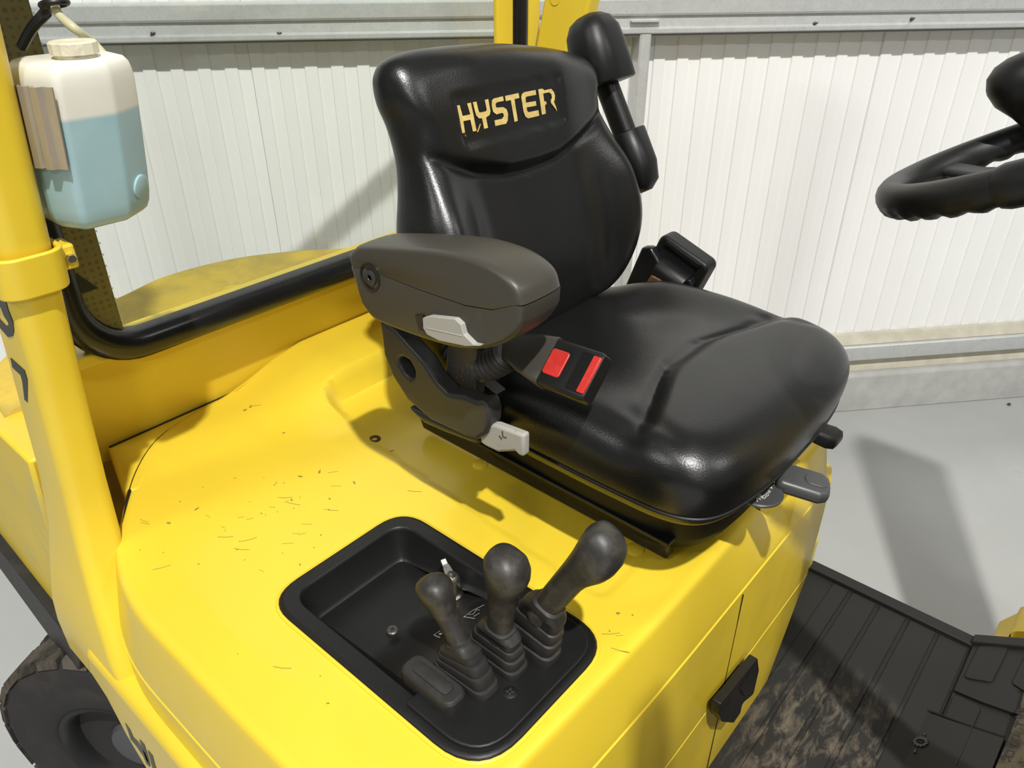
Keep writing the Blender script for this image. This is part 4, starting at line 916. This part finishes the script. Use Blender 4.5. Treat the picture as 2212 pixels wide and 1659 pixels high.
prism('retractor_mount', XZ(1.18), [tuple(p) for p in [(-0.7003, 1.3386), (-0.6809, 1.3434), (-0.6584, 1.3177), (-0.6561, 1.2536), (-0.7370, 1.2298)]], 0, .02, 'gloss_black', ret, bevel=.004)

# --- folded-up grip behind the left shoulder of the seat
GY = 1.20
def gsec(P, w, d, axd):
    """rounded section, w across the seat, d fore-aft, at world point P"""
    ax = axd / np.linalg.norm(axd); yv = np.array([0, 1., 0]); n_ = np.cross(yv, ax)
    return [P + yv * q[0] + n_ * q[1] for q in rr(-w, w, -d, d, min(w, d) * .8, 9)]
gp = {k: np.array(v) for k, v in dict(top=(-0.8524, 1.1900, 1.7204), mid=(-0.8057, 1.1900, 1.6115), post=(-0.7601, 1.1900, 1.5343), low=(-0.7266, 1.1900, 1.4480)).items()}
axg = gp['top'] - gp['mid']
def gpt(f): return gp['mid'] + (gp['top'] - gp['mid']) * f
grip = loft('folded_armrest', [gsec(gpt(f), w, d, axg) for f, w, d in ((0, .050, .044), (.02, .052, .046), (.5, .050, .044), (.75, .046, .040), (.90, .035, .032), (.97, .020, .021), (1.0, .006, .008))], 'plastic', truck, smooth=60)
lathe('fixing_hole', Fr(gpt(.80) + np.array([.036, -.016, .0]), (0, 1, 0), (-.3, 0, 1), (1, 0, .3)), [(.011, -.004), (.011, .0), (.009, .001), (.0085, -.004), (0, -.004)], 'gloss_black', grip, n=20)
axp = gp['mid'] - gp['post']
loft('armrest_post', [gsec(gp['post'] + axp * f, .017, .020, axp) for f in (-1.0, 0, .5, 1.08)], 'plastic', grip, smooth=50)
loft('armrest_sleeve', [gsec(gp['post'] - axp * f, w, d, axp) for f, w, d in ((0, .032, .032), (.02, .033, .034), (.7, .032, .034), (1.05, .026, .026), (1.2, .010, .01))], 'plastic', grip, smooth=50)

# ---------------------------------------------------------------- steering wheel
sw_c = np.array([-.077, .971, 1.668]); SA = .472
SWF = Fr(sw_c, (cos(SA), 0, sin(SA)), (0, 1, 0))
rimp = []; NR = 144
V = []; F = []; nk_ = 16
for i in range(NR):
    a = 2 * pi * i / NR
    for k in range(nk_):
        b = 2 * pi * k / nk_
        g = .0018 * max(0, -sin(b)) * cos(a * 40)                      # finger grips underneath
        rr_ = .0165 + g
        V.append(SWF((.18 + rr_ * cos(b)) * cos(a), (.18 + rr_ * cos(b)) * sin(a), rr_ * sin(b) * 1.1))
for i in range(NR):
    for k in range(nk_):
        F.append([i * nk_ + k, ((i + 1) % NR) * nk_ + k, ((i + 1) % NR) * nk_ + (k + 1) % nk_, i * nk_ + (k + 1) % nk_])
wheel = link('steering_wheel', V, F, 'plastic', truck, smooth=80)
for a in (radians(180 - 28), radians(180 + 62), radians(35)):
    ca, sa = cos(a), sin(a); fr = Fr(SWF(0, 0, -.012), SWF.x * ca + SWF.y * sa, -SWF.x * sa + SWF.y * ca)
    loft('spoke', [[fr(r, q[0], q[1] + dz) for q in rr(-w, w, -.006, .006, .005, 3)] for r, w, dz in ((.02, .022, -.02), (.07, .016, -.016), (.13, .013, -.004), (.172, .014, .010))], 'dark_grey', wheel, smooth=50)
lathe('wheel_hub', Fr(SWF(0, 0, -.06), SWF.x, SWF.y), [(.03, -.05), (.042, 0), (.045, .035), (.038, .05), (0, .054)], 'plastic', wheel, n=32)
a = radians(180 + 80); cs_ = []
for i in range(9):
    b = a + (i - 1) * .045; tw = .0190 if 0 < i < 8 else .0170
    cs_.append([SWF((.18 + tw * cos(q)) * cos(b), (.18 + tw * cos(q)) * sin(b), tw * sin(q) * 1.1) for q in np.linspace(0, 2 * pi, 16, endpoint=False)])
loft('wheel_collar', cs_, 'plastic', wheel, smooth=50)
kp = np.array((-0.1650, 1.1000, 1.6962))
KF = Fr(kp, SWF.x, SWF.y)
lathe('spinner_knob', KF, [(.010, -.075), (.012, -.050), (.020, -.036), (.034, -.018), (.039, -.002), (.039, .004), (.036, .016), (.026, .026), (.012, .031), (0, .032)], 'plastic', wheel, n=36, smooth=50)
col_b = np.array([.40, .971, .80])
tube('steering_column', [SWF(0, 0, -.10), SWF(0, 0, -.40), col_b, np.array([.56, .971, .50])], .035, 'plastic', truck, n=20)

# ---------------------------------------------------------------- washer bottle on the pillar
LEAN = .237                                             # follows the lean of the pillar
BOT = [(-.985, .300), (-.925, .300), (-.886, .316), (-.885, .372), (-.912, .411), (-.985, .415)]
def bottle_loop(z, k, dz=0):
    base_ = rpoly(BOT, [.016, .012, .012, .014, .012, .02], 5)
    c = np.mean(np.array(base_), 0)
    return [(c[0] + (p[0] - c[0]) * k + LEAN * (z - 1.645), c[1] + (p[1] - c[1]) * k, z + dz * (p[1] - .30)) for p in base_]
zs = [(1.552, .72), (1.553, .82), (1.557, .91), (1.565, .965), (1.577, .99), (1.60, 1.0), (1.685, 1.0), (1.706, .99), (1.717, .965), (1.7255, .92), (1.731, .84), (1.7335, .7)]
bottle = loft('washer_bottle', [bottle_loop(z, k) for z, k in zs], bottle_mat(1.678), None, smooth=60)
bottle['label'] = 'translucent white washer bottle half full of blue fluid on the yellow pillar'; bottle['category'] = 'bottle'
bx_, by_ = -.898, .354
lathe('bottle_cap', Fr((bx_, by_, 1.7315)), [(.0205, -.004), (.0205, .006), (.0235, .006), (.0235, .0165), (.022, .018), (.010, .0183), (.008, .0175), (0, .0175)], 'cap', bottle, n=14, smooth=25)
lathe('moulded_disc', Fr((-.9112, .3926, 1.588), (-.57, .82, 0), (.2, .1, 1), (.82, .57, -.19)), [(.014, -.004), (.014, .0008), (.012, .0014), (0, .0014)], bpy.data.materials['milky_polyethylene'], bottle, n=24)
tube('washer_hose', cr([(-0.9271, 0.4000, 1.7185), (-0.9393, 0.4000, 1.7279), (-0.9479, 0.3950, 1.7399), (-0.9319, 0.3750, 1.7552), (-0.9511, 0.3700, 1.7677), (-0.9573, 0.3700, 1.7784), (-0.9483, 0.3700, 1.8005)], 6, False), .0048, 'hose', bottle, n=10)
# bracket and hose clip belong to the truck
bd = np.array([.039, .016, 0]); bd /= np.linalg.norm(bd); bn = np.array([bd[1], -bd[0], 0])
zb = [(-.020, .004), (.000, .004), (.004, .0085), (.010, .0085), (.013, .004), (.017, .004), (.020, .009), (.027, .009), (.030, .004), (.043, .004), (.043, .0058), (.031, .0058), (.028, .0108), (.019, .0108), (.016, .0058), (.014, .0058), (.011, .0103), (.003, .0103), (-.001, .0058), (-.020, .0058)]
def bk(z): return [np.array([-.925 + LEAN * (z - 1.645), .300, z]) + bd * p[0] + bn * p[1] for p in zb]
loft('bottle_bracket', [bk(1.628), bk(1.713)], 'zinc', truck, smooth=25)
tube('hose_clip', cr([(-1.0902, 0.3720, 1.7268), (-1.0422, 0.3720, 1.7502), (-0.9798, 0.3650, 1.7677), (-0.9788, 0.3680, 1.7712)], 5, False), [.006] * 15 + [.005], 'plastic', truck, n=8)
lp = np.array((-0.9578, 0.3700, 1.7793))
tube('hose_clip', [lp + np.array([.0125 * cos(t), .0125 * sin(t), .003 * cos(t)]) for t in np.linspace(0, 2 * pi, 16, endpoint=False)], .0035, 'plastic', truck, n=8, closed=True)

# ---------------------------------------------------------------- rubber floor mat
FZ = .436
fm = empty('floor_mat', (-.05, 1.1, FZ), 'black ribbed rubber floor mat with trodden dust on the footplate', 'floor mat')
YL = 1.606
prism('mat_sheet', XY, [(-.366, .29), (.014, .29), (.014, YL), (-.366, YL)], FZ, FZ + .006, 'mat_dirty', fm, bevel=.002)
prism('mat_border', XY, rpoly([(-.368, YL - .026), (.012, YL - .026), (.012, YL + .006), (-.368, YL + .006)], .002, 2), FZ, FZ + .018, 'mat', fm, bevel=.003)
for x0, x1 in ((-.300, -.262), (-.252, -.196), (-.186, -.128), (-.118, -.062)):
    box('mat_pad', ((x0 + x1) / 2, .93, FZ + .008), (x1 - x0, 1.29, .006), 'mat_dirty', fm, bevel=.0015)
box('mat_pad', (-.0235, .93, FZ + .007), (.060, 1.29, .006), 'mat', fm, bevel=.0015)
# toe board rising forward
TA = radians(31)
TB_ = Fr((.012, 0, .452), (cos(TA), 0, sin(TA)), (0, 1, 0))
toe = prism('toe_board', TB_, [(0, .29), (.46, .29), (.46, YL), (0, YL)], -.008, 0, 'mat', fm, bevel=.002)
prism('mat_border', TB_, [(0, YL - .024), (.46, YL - .024), (.46, YL + .006), (0, YL + .006)], -.008, .010, 'mat', fm, bevel=.003)
def tpad(name, P, h, m='mat', r=.012, par=toe, **kw): return prism(name, TB_, rpoly([tuple(p) for p in P], r, 4), -.002, h, m, par, bevel=.0015, **kw)
tpad('toe_pad', [(0.0152, 1.5800), (0.0729, 1.5859), (0.0663, 1.4626), (0.0109, 1.4666)], .004)
tpad('toe_pad', [(0.1092, 1.5578), (0.1636, 1.5595), (0.1631, 1.4202), (0.1022, 1.4670)], .004)
tpad('toe_pad', [(0.0061, 1.4134), (0.0645, 1.3830), (0.0630, 1.3178), (0.0073, 1.3337)], .004)
tpad('toe_ridge', [(-0.0013, 1.4209), (0.0467, 1.4224), (0.0868, 1.4357), (0.1450, 1.4328), (0.1529, 1.3689), (0.1240, 1.3752), (0.0617, 1.3952)], .007, r=.002)
flap = tpad('toe_flap', [(-0.0378, 1.3426), (0.0080, 1.3311), (0.0630, 1.3178), (0.1243, 1.3040), (0.1212, 1.1372), (-0.0629, 1.0750)], .008, r=.004)
tube('flap_edge', [TB_(p[0], p[1], .0075) for p in [(-0.0457, 1.1759), (-0.0429, 1.2583), (-0.0404, 1.3420), (-0.0308, 1.3472), (0.0118, 1.3334), (0.0627, 1.3190), (0.1243, 1.3040)]], .0024, 'gloss_black', toe, n=6)
tube('flap_joint', [TB_(p[0], p[1], .0080) for p in [(0.0653, 1.3184), (0.0648, 1.2593), (0.0630, 1.2113)]], .0014, 'gloss_black', toe, n=6)
ec = [(-0.0123, 1.2519), (0.0039, 1.2565)]
g = []
for k in range(48):
    a = 2 * pi * k / 48; r = .0125 + (.0025 if (k // 2) % 2 else 0); g.append((ec[0][0] + r * cos(a), ec[0][1] + r * sin(a)))
hole_ = [(ec[0][0] + .0085 * cos(2 * pi * k / 24), ec[0][1] + .0062 * sin(2 * pi * k / 24)) for k in range(24)]
prism('gear_emblem', TB_, g, .007, .0105, 'gloss_black', flap, holes=[hole_], smooth=0)
prism('gear_emblem', TB_, [(ec[0][0] + .006 * cos(2 * pi * k / 20), ec[0][1] + .0028 * sin(2 * pi * k / 20)) for k in range(20)], .007, .0105, 'mat', flap, smooth=0)
for P in ([(-0.0109, 1.2778), (-0.0104, 1.2699)], [(-0.0143, 1.2290), (-0.0143, 1.2199)]): prism('gear_emblem', TB_, stroke(P, .004), .007, .0105, 'gloss_black', flap, smooth=0)
pg = [(-0.0284, 1.3713), (-0.0215, 1.3729)][0]
lathe('toe_peg', Fr(TB_(pg[0], pg[1], 0), TB_.x, TB_.y), [(.009, -.002), (.008, .004), (.004, .005), (.003, .003), (0, .003)], 'mat', toe, n=16)
# stamped pedal strip at the edge of the frame
strip = prism('pedal_strip', TB_, [tuple(p) for p in [(0.1337, 1.4417), (0.1362, 1.3661), (0.1343, 1.3004), (0.1300, 1.2256), (0.1269, 1.1612), (0.1849, 1.1587), (0.2088, 1.3272), (0.1886, 1.4538)]], .004, .016, 'mat_worn', toe, bevel=.002)
def letter(P): return [stroke(q, .0032) for q in P]
st_l = []
for P in ([(0.1452, 1.3723), (0.1362, 1.3741), (0.1364, 1.3648), (0.1449, 1.3616), (0.1451, 1.3524), (0.1354, 1.3539)], [(0.1411, 1.3448), (0.1400, 1.3263)], ):
    st_l.append(stroke(P, .0032))
for P in ([(0.1403, 1.3367), (0.1523, 1.3347)], [(0.1424, 1.3064), (0.1411, 1.2823)], [(0.1424, 1.3064), (0.1528, 1.3043)], [(0.1416, 1.2949), (0.1505, 1.2924)], [(0.1411, 1.2823), (0.1516, 1.2791)], [(0.1403, 1.2636), (0.1383, 1.2365)], [(0.1403, 1.2636), (0.1519, 1.2621), (0.1511, 1.2474), (0.1393, 1.2499)], [(0.1464, 1.2484), (0.1498, 1.2352)]):
    st_l.append(stroke(P, .0032))
flat_glyphs('strip_lettering', TB_, st_l, 'gloss_black', strip, z=.0161, th=.0008)
for nm, lb in (('backrest_lever', 'pale grey release paddle'), ('hood_latch', 'black latch handle on the hood front'), ('blanking_cover', 'oblong rubber blank beside the levers'),
               ('weight_dial', 'grey weight dial with white marks'), ('slide_handle', 'grey paddle handle under the seat front'), ('ignition_switch', 'nickel key switch in the tray')):
    bpy.data.objects[nm]['label'] = lb
